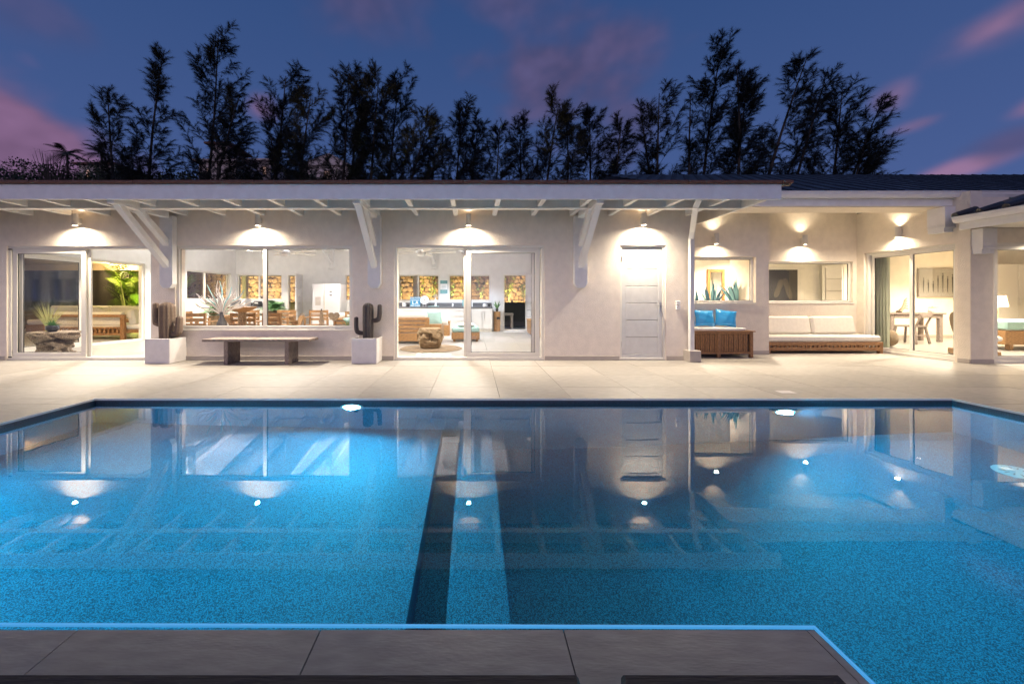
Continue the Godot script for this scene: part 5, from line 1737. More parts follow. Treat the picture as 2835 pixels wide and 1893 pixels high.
	vm.lathe(Vector3.ZERO, [[0.0, 0.0], [0.07, 0.0], [0.07, 0.0], [0.09, 0.06], [0.09, 0.2], [0.055, 0.28], [0.038, 0.32], [0.038, 0.41], [0.042, 0.42]], 24)
	part(v, "body", vm, M["ceramic_dark"])
	var dr2 := thing("driftwood_branches", "spray of white and turquoise driftwood branches in the grey vase", "branches", Vector3(-4.88, 0.86, -7.72))
	for k in 30:
		var a := lerpf(-1.5, 1.5, (k + 0.5) / 30.0) + rng.randf_range(-0.1, 0.1)
		var l := rng.randf_range(0.38, 0.6) * (1.0 if absf(a) < 1.1 else 0.95)
		var z := rng.randf_range(-0.14, 0.14)
		var wob := rng.randf_range(-0.06, 0.06)
		var q := smooth_path([Vector3(0, -0.08, 0), Vector3(sin(a) * l * 0.35, 0.02 + cos(a) * l * 0.35, z * 0.4), Vector3(sin(a) * l * 0.7 + wob, 0.02 + cos(a) * l * 0.62, z * 0.8), Vector3(sin(a) * l + wob * 0.3, 0.02 + cos(a) * l + (0.06 if absf(a) > 1.0 else 0.0), z)], [0.006, 0.011, 0.012, 0.005], 4)
		var m := MB.new()
		m.tube(q[0], q[1], 6)
		part(dr2, "branch", m, M["branch_teal" if k % 4 == 1 and absf(a) < 1.0 else "branch_white"])
	var bw := thing("root_pedestal_bowl", "wide wooden bowl on a gnarled root pedestal inside the long window", "bowl", Vector3(-4.68, 0.004, -8.05))
	var bm := MB.new()
	bm.lathe(Vector3.ZERO, [[0.05, 0.84], [0.15, 0.865], [0.24, 0.915], [0.27, 0.955], [0.27, 0.955], [0.25, 0.955], [0.14, 0.9], [0.0, 0.885]], 28)
	part(bw, "bowl", bm, M["oak_x"])
	for k in 5:
		var a := k * TAU / 5
		var q := smooth_path([Vector3(cos(a) * 0.17, 0.0, sin(a) * 0.15), Vector3(cos(a) * 0.06, 0.3, sin(a) * 0.06), Vector3(cos(a + 0.5) * 0.035, 0.6, sin(a + 0.5) * 0.035), Vector3(cos(a + 1.0) * 0.03, 0.86, sin(a + 1.0) * 0.03)], [0.05, 0.05, 0.05, 0.045], 4)
		var m := MB.new()
		m.tube(q[0], q[1], 8)
		part(bw, "root", m, M["root"])
	# ornaments on the console's far end
	var tr := thing("wooden_tree", "small stepped wooden tree ornament on the sill console", "ornament", Vector3(-2.94, 0.444, -7.7))
	for k in 4:
		var m := MB.new()
		m.prism(PackedVector2Array([Vector2(-0.085 + k * 0.017, 0.02 + k * 0.1), Vector2(0.085 - k * 0.017, 0.02 + k * 0.1), Vector2(0.022, 0.14 + k * 0.1), Vector2(-0.022, 0.14 + k * 0.1)]), Vector3(0, 0, -0.02), Vector3.RIGHT, Vector3.UP, Vector3(0, 0, 1), 0.04 - k * 0.004)
		part(tr, "tier", m, M["pale_wood_y"])
	b1(tr, "tip", M["bark"], Vector3(-0.008, 0.44, -0.008), Vector3(0.008, 0.48, 0.008))
	var ht := thing("wooden_heart", "heart-shaped slice of pale wood on a thin stand", "ornament", Vector3(-2.69, 0.444, -7.68))
	var hp := PackedVector2Array()
	for k in 40:
		var a := k / 40.0 * TAU
		hp.append(Vector2(16 * pow(sin(a), 3), 13 * cos(a) - 5 * cos(2 * a) - 2 * cos(3 * a) - cos(4 * a)) * 0.0068 + Vector2(0, 0.33))
	var hm := MB.new()
	hm.prism(hp, Vector3(0, 0, -0.015), Vector3.RIGHT, Vector3.UP, Vector3(0, 0, 1), 0.03)
	part(ht, "slice", hm, M["pale_wood_x"])
	var hs := MB.new()
	hs.tube([Vector3(0, 0.012, 0), Vector3(0, 0.24, 0)], [0.005, 0.005], 6)
	hs.lathe(Vector3.ZERO, [[0.0, 0.0], [0.06, 0.0], [0.06, 0.012], [0.0, 0.012]], 14)
	part(ht, "stand", hs, M["dark"])
	var gp := thing("grass_plant", "arching green grass plant at the end of the long window", "plant", Vector3(-2.42, 0.444, -7.72))
	var gpm := MB.new()
	gpm.lathe(Vector3.ZERO, [[0.0, 0.0], [0.05, 0.0], [0.065, 0.1], [0.055, 0.1]], 14)
	part(gp, "pot", gpm, M["planter"])
	var gg := MB.new()
	grass_spray(gg, Vector3(0, 0.08, 0), 22, 0.38, 0.9, 0.006)
	part(gp, "blades", gg, M["leaf_palm"])
	# wall spots high on the walls
	for s in [[px(461, 650, 12.6) , "white folded wall spot high above the kitchen side window"], [px(838, 700, 14.15), "white folded wall spot above the back door"]]:
		var o := thing("wall_spot", s[1], "wall light", s[0])
		var m := MB.new()
		m.bar(Vector3(0, 0, 0), Vector3(0.14, 0.1, 0.06), 0.05, 0.06)
		m.bar(Vector3(0, 0, 0), Vector3(-0.02, 0.14, 0.0), 0.06, 0.05)
		m.rbox(Vector3(-0.03, 0, -0.03), Vector3(0.1, 0.06, 0.08), 0.008)
		part(o, "bracket", m, M["frame"])
	# driftwood table with its plants behind the first sliding door
	stump("wide pale driftwood root table with dark hollows behind the glass", Vector3(-8.45, 0.004, -8.05), 0.42, 0.455, 5, "drift", 1.5)
	var gv := thing("dried_grass", "tall sheaf of pale dried grass on the driftwood table", "dried grass", Vector3(-8.52, 0.46, -7.98))
	var g2 := MB.new()
	grass_spray(g2, Vector3(0, 0, 0), 70, 0.72, 0.42, 0.007)
	part(gv, "stalks", g2, M["leaf_straw"])
	var gc := MB.new()
	gc.lathe(Vector3.ZERO, [[0.0, 0.003], [0.05, 0.003], [0.03, 0.12], [0.035, 0.2]], 12)
	part(gv, "binding", gc, M["leaf_straw"])
	var sp := thing("succulent", "bright green succulent in a round black bowl on the driftwood table", "potted plant", Vector3(-8.36, 0.462, -7.9))
	var sm := MB.new()
	sm.lathe(Vector3.ZERO, [[0.0, 0.0], [0.06, 0.0], [0.105, 0.06], [0.1, 0.12], [0.09, 0.13], [0.0, 0.12]], 20)
	part(sp, "bowl", sm, M["pot_black"])
	var sg := MB.new()
	grass_spray(sg, Vector3(0, 0.12, 0), 34, 0.15, 1.25, 0.014)
	part(sp, "leaves", sg, M["leaf_green"])

func living_room() -> void:
	# sofa with a slatted wooden back towards the terrace
	var o := thing("wooden_sofa", "wooden sofa with a slatted back and white cushions facing the kitchen", "sofa", Vector3(0, 0.004, 0))
	var z := -9.95
	for k in 5:
		var y: float = [0.06, 0.285, 0.385, 0.482, 0.578][k]
		var y1: float = [0.262, 0.362, 0.459, 0.555, 0.652][k]
		b1(o, "back_slat", M["oak_x"], Vector3(-3.5, y, z - 0.03), Vector3(-1.21, y1, z), 0.003)
	b1(o, "back_post", M["oak_y"], Vector3(-1.209, 0.06, z - 0.05), Vector3(-1.1, 0.652, z + 0.005), 0.003)
	b1(o, "back_lining", M["linen"], Vector3(-3.5, 0.1, z - 0.06), Vector3(-1.21, 0.62, z - 0.04))
	b1(o, "arm", M["oak_z"], Vector3(-1.098, 0.06, z - 0.9), Vector3(-0.8, 0.48, z - 0.01), 0.004)
	b1(o, "seat_base", M["oak_x"], Vector3(-3.5, 0.06, z - 0.9), Vector3(-1.1, 0.26, z - 0.062))
	for k in 3:
		var m := MB.new()
		m.rbox(Vector3(-3.1 + k * 0.78, 0.35, z - 0.5), Vector3(0.76, 0.16, 0.76), 0.03)
		part(o, "seat_cushion", m, M["linen"])
		var b := MB.new()
		b.rbox(Vector3(-3.1 + k * 0.78, 0.57, z - 0.15), Vector3(0.76, 0.4, 0.16), 0.05, Basis(Vector3.RIGHT, 0.15))
		part(o, "back_cushion", b, M["linen"])
	for p in [[Vector3(-1.0, 0.62, z - 0.32), "teal_cloth", "turquoise pillow leaning on the wooden sofa's arm", 0.5], [Vector3(-0.87, 0.62, z - 0.6), "linen", "white pillow leaning on the wooden sofa's arm", 0.45], [Vector3(-2.75, 0.62, -9.2), "teal_cloth", "turquoise pillow seen low through the long window", 1.3]]:
		var t := thing("pillow", p[2], "pillow", p[0])
		var m := MB.new()
		m.pillow(Vector3.ZERO, 0.42, 0.4, 0.15, Basis.from_euler(Vector3(-0.25 if p[3] < 1.0 else -1.35, p[3], 0)), 0.06)
		part(t, "cover", m, M[p[1]])
	var lb := thing("lounge_seat", "low white lounge seat behind the long window's ornaments", "seat", Vector3(-2.75, 0.004, -9.2))
	b1(lb, "frame", M["oak_x"], Vector3(-0.6, 0.05, -0.4), Vector3(0.6, 0.28, 0.4), 0.005)
	b1(lb, "cushion", M["linen"], Vector3(-0.58, 0.282, -0.38), Vector3(0.58, 0.46, 0.38), 0.03)
	var st := thing("side_table", "square wooden side table at the end of the wooden sofa", "side table", Vector3(-0.87, 0.004, -12.3))
	b1(st, "top", M["oak_x"], Vector3(-0.17, 0.41, -0.2), Vector3(0.17, 0.45, 0.2), 0.004)
	for x in [-0.15, 0.12]:
		b1(st, "side_panel", M["oak_y"], Vector3(x, 0.0, -0.19), Vector3(x + 0.03, 0.41, 0.19))
	b1(st, "front_panel", M["oak_y"], Vector3(-0.12, 0.0, 0.15), Vector3(0.12, 0.41, 0.18))
	var ot := thing("ottoman", "square wooden ottoman with a turquoise cushion", "ottoman", Vector3(-0.2, 0.004, -10.8))
	for x in [-0.33, 0.27]:
		for q in [-0.33, 0.27]:
			b1(ot, "foot", M["oak_y"], Vector3(x, 0, q), Vector3(x + 0.06, 0.06, q + 0.06))
	b1(ot, "frame", M["oak_x"], Vector3(-0.37, 0.06, -0.37), Vector3(0.37, 0.24, 0.37), 0.005)
	var om := MB.new()
	om.rbox(Vector3(0, 0.305, 0), Vector3(0.72, 0.13, 0.72), 0.03)
	part(ot, "cushion", om, M["teal_cloth"])
	var op := thing("pillow", "white pillow lying flat on the turquoise ottoman", "pillow", Vector3(-0.2, 0.43, -10.75))
	var om2 := MB.new()
	om2.pillow(Vector3.ZERO, 0.5, 0.4, 0.13, Basis.from_euler(Vector3(-PI * 0.5, 0.2, 0)), 0.06)
	part(op, "cover", om2, M["linen"])
	# round rug, stump, mat
	var rg := thing("round_rug", "round woven straw rug under the smooth stump stool", "rug", Vector3(-0.94, 0.006, -8.93))
	var fn := MB.new()
	for k in 10:
		var r0 := k * 0.07
		fn.lathe(Vector3.ZERO, [[r0, 0.004], [r0 + 0.035, 0.018], [r0 + 0.069, 0.004]], 40)
	part(rg, "weave", fn, M["rug"])
	stump("rounded pale teak stump stool with a dark crack on the round rug", Vector3(-0.965, 0.024, -8.93), 0.285, 0.445, 11, "root", 0.7, 0.9)
	var mt := thing("door_mat", "small turquoise and white striped mat just inside the open door", "mat", Vector3(-0.78, 0.006, -7.86))
	for k in 7:
		b1(mt, "stripe", M["teal_cloth" if k % 2 else "linen"], Vector3(-0.34 + k * 0.097, 0, -0.18), Vector3(-0.34 + (k + 1) * 0.097 - 0.002, 0.012, 0.18))
	# on the long counter
	var sb := thing("word_board", "blue word board with white city names standing on the kitchen counter", "sign", Vector3(-2.02, 0.862, -13.84))
	b1(sb, "board", M["board_blue"], Vector3(-0.175, 0.003, -0.02), Vector3(0.175, 0.345, 0.0))
	lettering(sb, "lettering", "NEW YORK", Vector3(0, 0.305, 0.003), 0.062, "print_white")
	lettering(sb, "lettering", "L.A", Vector3(0, 0.145, 0.003), 0.15, "print_white")
	lettering(sb, "lettering", "CAPE TOWN", Vector3(0, 0.04, 0.003), 0.058, "print_white")
	for k in 2:
		b1(sb, "print_line", M["print_white"], Vector3(-0.15, 0.215 + k * 0.03, 0.002), Vector3(0.15, 0.225 + k * 0.03, 0.004))
	var ws := thing("wall_sign", "turquoise painted wood sign hanging between the two living room back windows", "sign", Vector3(-1.055, 1.33, -14.29))
	b1(ws, "board", M["board_teal"], Vector3(-0.13, 0.0, 0.0), Vector3(0.13, 0.47, 0.02))
	b1(ws, "pale_band", M["print_white"], Vector3(-0.125, 0.14, 0.021), Vector3(0.125, 0.35, 0.023))
	for k in 3:
		b1(ws, "print_line", M["board_teal"], Vector3(-0.08, 0.18 + k * 0.05, 0.024), Vector3(0.08, 0.19 + k * 0.05, 0.026))
	var pt := thing("plate", "round white decorative plate standing on the kitchen counter", "plate", Vector3(-1.7, 0.862, -13.9))
	var pm := MB.new()
	pm.lathe(Vector3.ZERO, [[0.0, 0.0], [0.08, 0.0], [0.15, 0.02], [0.15, 0.02], [0.0, -0.01]], 28)
	var pp := part(pt, "dish", pm, M["print_white"], Vector3(0, 0.24, 0))
	pp.rotation.x = PI * 0.5 - 0.15
	var pd := MB.new()
	pd.lathe(Vector3.ZERO, [[0.025, 0.008], [0.0, 0.008]], 12)
	part(pt, "centre", pd, M["drift"], Vector3(0, 0.24, 0)).rotation.x = PI * 0.5 - 0.15
	var ps := MB.new()
	for x in [-0.05, 0.05]:
		ps.bar(Vector3(x, 0.003, 0.03), Vector3(x, 0.16, 0.03), 0.01, 0.01)
	part(pt, "stand", ps, M["print_white"])
	var fg := thing("figurine", "white figurine with a disc head on a green tray", "figurine", Vector3(-1.32, 0.862, -13.9))
	b1(fg, "tray", M["teal_cloth"], Vector3(-0.25, 0.003, -0.1), Vector3(0.12, 0.025, 0.12), 0.008)
	var fm := MB.new()
	fm.tube([Vector3(0, 0.03, 0), Vector3(0.01, 0.15, 0), Vector3(0, 0.3, 0)], [0.04, 0.025, 0.02], 10)
	fm.bar(Vector3(-0.06, 0.2, 0), Vector3(0.06, 0.22, 0), 0.02, 0.02)
	part(fg, "figure", fm, M["print_white"])
	var fd := MB.new()
	fd.lathe(Vector3.ZERO, [[0.0, 0.01], [0.075, 0.006], [0.075, -0.006], [0.0, -0.01]], 20)
	part(fg, "disc", fd, M["drift"], Vector3(0, 0.37, 0)).rotation.x = PI * 0.5
	var sm := [[-2.42, 0.07, 0.14, "white"], [-2.28, 0.04, 0.1, "dark"], [-0.72, 0.03, 0.12, "white"], [0.4, 0.08, 0.1, "white"], [0.56, 0.05, 0.12, "dark"]]
	var sl := ["white jug at the end of the long kitchen counter", "small dark pepper mill beside the white jug", "slim white bottle below the living room's second back window", "shallow white bowl near the counter's cupboards", "dark canister at the counter's end by the plant pedestal"]
	for k in sm.size():
		var s: Array = sm[k]
		var t := thing(["jug", "pepper_mill", "bottle", "bowl", "canister"][k], sl[k], ["jug", "pepper mill", "bottle", "bowl", "canister"][k], Vector3(s[0], 0.863, -13.9))
		var m := MB.new()
		m.lathe(Vector3.ZERO, [[0.0, 0.0], [s[1] * 0.8, 0.0], [s[1], s[2] * 0.4], [s[1] * 0.7, s[2] * 0.8], [s[1] * 0.8, s[2]], [0.0, s[2] * 0.96]], 14)
		part(t, "body", m, M["print_white" if s[3] == "white" else "dark"])
		var c := MB.new()
		c.tube([Vector3(s[1] * 0.8, s[2] * 0.3, 0), Vector3(s[1] * 1.3, s[2] * 0.55, 0), Vector3(s[1] * 0.75, s[2] * 0.85, 0)], [0.006, 0.006, 0.006], 6)
		part(t, "rim", c, M["print_white" if s[3] == "white" else "dark"])
	var pf := thing("framed_photo", "small square framed photo leaning at the counter's cupboard end", "photo", Vector3(-0.12, 0.863, -13.9))
	b1(pf, "frame", M["print_white"], Vector3(-0.1, 0.0, -0.015), Vector3(0.1, 0.17, 0.0))
	b1(pf, "photo", M["counter_top"], Vector3(-0.05, 0.045, 0.001), Vector3(0.05, 0.125, 0.004))
	var pb := thing("photo_board", "small turquoise board behind the square framed photo", "board", Vector3(-0.3, 0.863, -13.9))
	b1(pb, "board", M["board_teal"], Vector3(-0.08, 0.0, -0.02), Vector3(0.06, 0.24, -0.005))
	b1(pb, "foot", M["pale_wood_x"], Vector3(-0.08, 0.0, -0.004), Vector3(0.06, 0.02, 0.03))
	# pedestal with a plant
	var pe := thing("plant_pedestal", "tall round wooden pedestal with a slot beside the back door", "pedestal", Vector3(0.84, 0.004, -14.02))
	var pem := MB.new()
	pem.lathe(Vector3.ZERO, [[0.0, 0.0], [0.115, 0.0], [0.115, 0.0], [0.12, 0.35], [0.125, 0.69], [0.125, 0.69], [0.0, 0.69]], 20)
	part(pe, "column", pem, M["oak_y"])
	b1(pe, "slot", M["dark"], Vector3(-0.02, 0.42, 0.1), Vector3(0.09, 0.5, 0.124))
	var zp := thing("house_plant", "small upright green plant on the tall wooden pedestal", "potted plant", Vector3(0.84, 0.694, -14.02))
	var zm := MB.new()
	zm.lathe(Vector3.ZERO, [[0.0, 0.0], [0.045, 0.0], [0.06, 0.1], [0.05, 0.1], [0.0, 0.09]], 14)
	part(zp, "pot", zm, M["dark"])
	var zl := MB.new()
	for k in 6:
		var a := k * 1.1
		zl.tube([Vector3(0, 0.09, 0), Vector3(cos(a) * 0.06, 0.2, sin(a) * 0.03), Vector3(cos(a) * 0.13, 0.27 + 0.05 * (k % 3), sin(a) * 0.06)], [0.022, 0.026, 0.006], 6)
	part(zp, "leaves", zl, M["leaf_palm"])
	# low cabinet along the end wall
	var tv := thing("low_cabinet", "low wooden cabinet with an open niche along the end wall", "cabinet", Vector3(0, 0.004, 0))
	b1(tv, "top", M["oak_z"], Vector3(1.68, 0.47, -12.6), Vector3(2.22, 0.51, -10.8), 0.004)
	b1(tv, "base", M["oak_z"], Vector3(1.72, 0.06, -12.58), Vector3(2.22, 0.11, -10.82))
	for q in [-12.6, -11.7, -11.2, -10.84]:
		b1(tv, "divider", M["oak_y"], Vector3(1.7, 0.11, q), Vector3(2.22, 0.47, q + 0.04))
	b1(tv, "drawer", M["oak_z"], Vector3(1.69, 0.115, -12.555), Vector3(1.72, 0.465, -11.705), 0.004)
	b1(tv, "back", M["bark"], Vector3(2.18, 0.11, -12.56), Vector3(2.2, 0.47, -10.84))
	var gj := thing("glass_jar", "round glass jar on the low wooden cabinet", "jar", Vector3(1.9, 0.516, -11.5))
	var gjm := MB.new()
	gjm.lathe(Vector3.ZERO, [[0.0, 0.0], [0.07, 0.0], [0.13, 0.1], [0.12, 0.2], [0.06, 0.26], [0.07, 0.28]], 18)
	part(gj, "body", gjm, M["glass_tinted"])
	var gs := MB.new()
	gs.lathe(Vector3.ZERO, [[0.0, 0.003], [0.06, 0.003], [0.1, 0.07], [0.0, 0.08]], 14)
	part(gj, "sand", gs, M["pale_wood_x"])
	var bk := thing("ornament_jar", "small patterned jar in the low cabinet's niche", "jar", Vector3(1.85, 0.118, -11.02))
	var bkm := MB.new()
	bkm.lathe(Vector3.ZERO, [[0.0, 0.0], [0.05, 0.0], [0.07, 0.1], [0.04, 0.2], [0.05, 0.22], [0.0, 0.22]], 14)
	part(bk, "body", bkm, M["planter"])
	var bkb := MB.new()
	bkb.lathe(Vector3.ZERO, [[0.068, 0.06], [0.074, 0.1], [0.066, 0.13]], 14)
	part(bk, "band", bkb, M["dark"])
	var sw := thing("light_switch", "pair of white light switches beside the open back door", "switch", Vector3(0.9, 1.02, -14.29))
	for k in 2:
		b1(sw, "plate", M["planter"], Vector3(-0.12 + k * 0.11, 0, 0), Vector3(-0.04 + k * 0.11, 0.08, 0.012), 0.003)
	var bm := thing("door_mat", "pale mat lying inside the open back door", "mat", Vector3(1.4, 0.006, -13.7))
	b1(bm, "weave", M["linen"], Vector3(-0.35, 0, -0.22), Vector3(0.35, 0.01, 0.22))
	b1(bm, "mark", M["counter_top"], Vector3(-0.1, 0.011, -0.03), Vector3(0.1, 0.0125, 0.03))

func side_terrace() -> void:
	# covered terrace beyond the dining room's side door
	var w := thing("terrace_screen", "dark olive fabric screen closing the side terrace", "screen")
	var m := MB.new()
	var f := func(u: float, t: float) -> Vector3:
		if u < 0.0:
			return Vector3(0, t * 2.3, -30)
		var x := lerpf(-20.5, -13.2, u)
		return Vector3(x + t * 0.25 * u, t * 2.3, -15.2 + 0.05 * sin(u * 60.0) + 0.25 * u * t)
	m.grid(f, 80, 8, false)
	part(w, "cloth", m, M["screen_olive"])
	b1(w, "post", M["frame"], Vector3(-13.22, 0, -15.3), Vector3(-13.14, 2.3, -15.22))
	var a := thing("terrace_canopy", "cream canopy roof over the side terrace", "canopy")
	b1(a, "sheet", M["awning"], Vector3(-20.0, 2.42, -16.0), Vector3(-9.6, 2.46, -7.6))
	for k in 5:
		b1(a, "valance", M["awning"], Vector3(-17.0 + k * 1.3, 2.2, -14.9 + 0.04 * k), Vector3(-15.72 + k * 1.3, 2.42, -14.86 + 0.04 * k))
	# sofa
	var s := thing("terrace_sofa", "wooden terrace sofa with white cushions seen through the side door", "sofa", Vector3(0, 0, 0))
	var z := -11.0
	for x in [-11.9, -9.78]:
		b1(s, "leg", M["teak_y"], Vector3(x, 0.002, z - 0.08), Vector3(x + 0.12, 0.69, z), 0.005)
	b1(s, "top_rail", M["teak_x"], Vector3(-11.78, 0.62, z - 0.08), Vector3(-9.782, 0.69, z), 0.005)
	b1(s, "bottom_rail", M["teak_x"], Vector3(-11.78, 0.12, z - 0.06), Vector3(-9.782, 0.17, z - 0.01), 0.003)
	b1(s, "middle_rail", M["teak_x"], Vector3(-11.78, 0.3, z - 0.06), Vector3(-9.782, 0.35, z - 0.01), 0.003)
	for k in 16:
		b1(s, "slat", M["teak_y"], Vector3(-11.7 + k * 0.12, 0.17, z - 0.05), Vector3(-11.65 + k * 0.12, 0.3, z - 0.02))
	b1(s, "seat_frame", M["teak_x"], Vector3(-11.9, 0.18, z - 1.0), Vector3(-8.95, 0.27, z - 0.1))
	b1(s, "seat_cushion", M["linen"], Vector3(-11.9, 0.272, z - 1.0), Vector3(-8.95, 0.42, z - 0.1), 0.04)
	b1(s, "back_cushion", M["linen"], Vector3(-11.75, 0.36, z - 0.25), Vector3(-9.8, 0.76, z - 0.09), 0.05)
	var ec := MB.new()
	ec.rbox(Vector3(-9.62, 0.6, z - 0.5), Vector3(0.2, 0.45, 0.7), 0.05, Basis(Vector3(0, 0, 1), 0.2))
	part(s, "end_cushion", ec, M["linen"])
	for x in [-11.85, -9.02]:
		b1(s, "leg", M["teak_y"], Vector3(x, 0.002, z - 0.98), Vector3(x + 0.07, 0.178, z - 0.9))
	var s2 := thing("terrace_sofa", "second terrace sofa with cream cushions below the olive screen", "sofa", Vector3(-13.2, 0, -13.6))
	b1(s2, "frame", M["teak_x"], Vector3(-1.6, 0.05, -0.45), Vector3(1.6, 0.28, 0.45), 0.005)
	b1(s2, "seat_cushion", M["linen"], Vector3(-1.6, 0.282, -0.4), Vector3(1.6, 0.45, 0.45), 0.04)
	for k in 3:
		b1(s2, "back_cushion", M["linen"], Vector3(-1.58 + k * 1.06, 0.452, -0.44), Vector3(-0.54 + k * 1.06, 0.9, -0.25), 0.05)
	# lit palms
	for k in 7:
		var o := thing("clump_palm", "yellow-green lit clump palm beside the olive screen", "palm", Vector3([-12.25, -12.75, -11.9, -12.5, -12.9, -12.2, -11.6][k], 0.0, [-14.4, -15.0, -15.0, -15.6, -15.5, -16.0, -14.6][k]), "lit palms beside the side terrace")
		var st := MB.new()
		var lf := MB.new()
		for q in 9:
			var a2 := q * 2.399 + k
			var b := Vector3(cos(a2) * 0.25, 0, sin(a2) * 0.2)
			var t := b + Vector3(cos(a2) * 0.3, rng.randf_range(0.4, 1.8), sin(a2) * 0.25)
			st.tube([b, (b + t) * 0.5, t], [0.03, 0.025, 0.015], 6)
			for j in 4:
				var e := rng.randf_range(0.8, 1.45)
				var aa := a2 + j * 1.6
				frond(lf, t, Vector3(cos(aa) * cos(e), sin(e), sin(aa) * cos(e)), rng.randf_range(0.8, 1.4), 0.4, 0.26, 14, 0.018)
		part(o, "stem", st, M["leaf_straw"])
		part(o, "crown", lf, M["leaf_bright"])
	var gl := [[Vector3(-12.1, 0.02, -13.5), Color(0.88, 1.0, 0.42), 9.0, "garden uplight among the lit palms"], [Vector3(-11.3, 0.02, -14.3), Color(0.95, 1.0, 0.5), 6.0, "garden uplight at the edge of the lit palms"]]
	for g in gl:
		var o := thing("garden_spotlight", g[3], "spotlight", g[0])
		var bm := MB.new()
		bm.lathe(Vector3.ZERO, [[0.05, 0.0], [0.05, 0.06], [0.05, 0.06], [0.038, 0.07]], 12)
		part(o, "body", bm, M["dark"])
		var lm := MB.new()
		lm.lathe(Vector3.ZERO, [[0.038, 0.069], [0.0, 0.07]], 12)
		part(o, "lens_lamp", lm, M["lamp_amber_glow"])
		omni(o, Vector3(0, 0.14, 0), g[1], g[2], 0.05)
	for q in [[Vector3(-12.9, 2.36, -14.3), "flat warm lamp under the side terrace canopy beside the olive screen"], [Vector3(-11.4, 2.36, -9.6), "flat warm lamp added under the side terrace canopy beside the house"]]:  # the one beside the house is added to lighten the terrace
		var tl := thing("terrace_lamp", q[1], "lamp", q[0])
		var tm := MB.new()
		tm.lathe(Vector3.ZERO, [[0.0, 0.05], [0.12, 0.05], [0.12, 0.0], [0.1, 0.0]], 16)
		part(tl, "body", tm, M["paint"])
		var td := MB.new()
		td.lathe(Vector3.ZERO, [[0.1, 0.001], [0.0, 0.0]], 16)
		part(tl, "diffuser_lamp", td, M["lamp_warm_glow"])
		omni(tl, Vector3(0, -0.1, 0), Color(1.0, 0.86, 0.64), 4.0, 0.08)
	var rk := thing("terrace_low_table", "low wooden terrace table beside the lit palms", "table", Vector3(-10.9, 0, -12.9))
	b1(rk, "top", M["teak_x"], Vector3(-0.6, 0.42, -0.35), Vector3(0.6, 0.48, 0.35), 0.006)
	for x in [-0.55, 0.45]:
		for q in [-0.3, 0.2]:
			b1(rk, "leg", M["teak_y"], Vector3(x, 0.002, q), Vector3(x + 0.1, 0.42, q + 0.1))

func agave(label: String, at: Vector3, n: int, hgt: float, spread: float) -> void:
	var o := thing("agave_sculpture", label, "sculpture", at, "blue agave sculptures")
	for k in n:
		var t := (k + 0.5) / n * 2.0 - 1.0
		var l := hgt * (1.0 - 0.35 * absf(t)) * rng.randf_range(0.75, 1.05)
		var dv := Vector3(t * spread + rng.randf_range(-0.04, 0.04), l, rng.randf_range(-0.12, 0.12))
		var m := MB.new()
		var s := Vector3(0.028, 0, 0).rotated(Vector3.UP, rng.randf_range(-0.6, 0.6))
		var p0 := Vector3(t * 0.1, 0, 0)
		var p1 := p0 + dv * 0.55
		var p2 := p0 + dv
		m.quad(p0 - s * 0.7, p0 + s * 0.7, p1 + s, p1 - s, Vector3(0, 0, 1))
		m.tri(p1 - s, p1 + s, p2, Vector3(0, 0, 1))
		for e in [-1.0, 1.0]:
			m.tube([p0 + s * e * 0.7, p1 + s * e, p2], [0.004, 0.004, 0.002], 5)
		part(o, "leaf", m, M["agave_blue" if k % 3 else "branch_teal"])

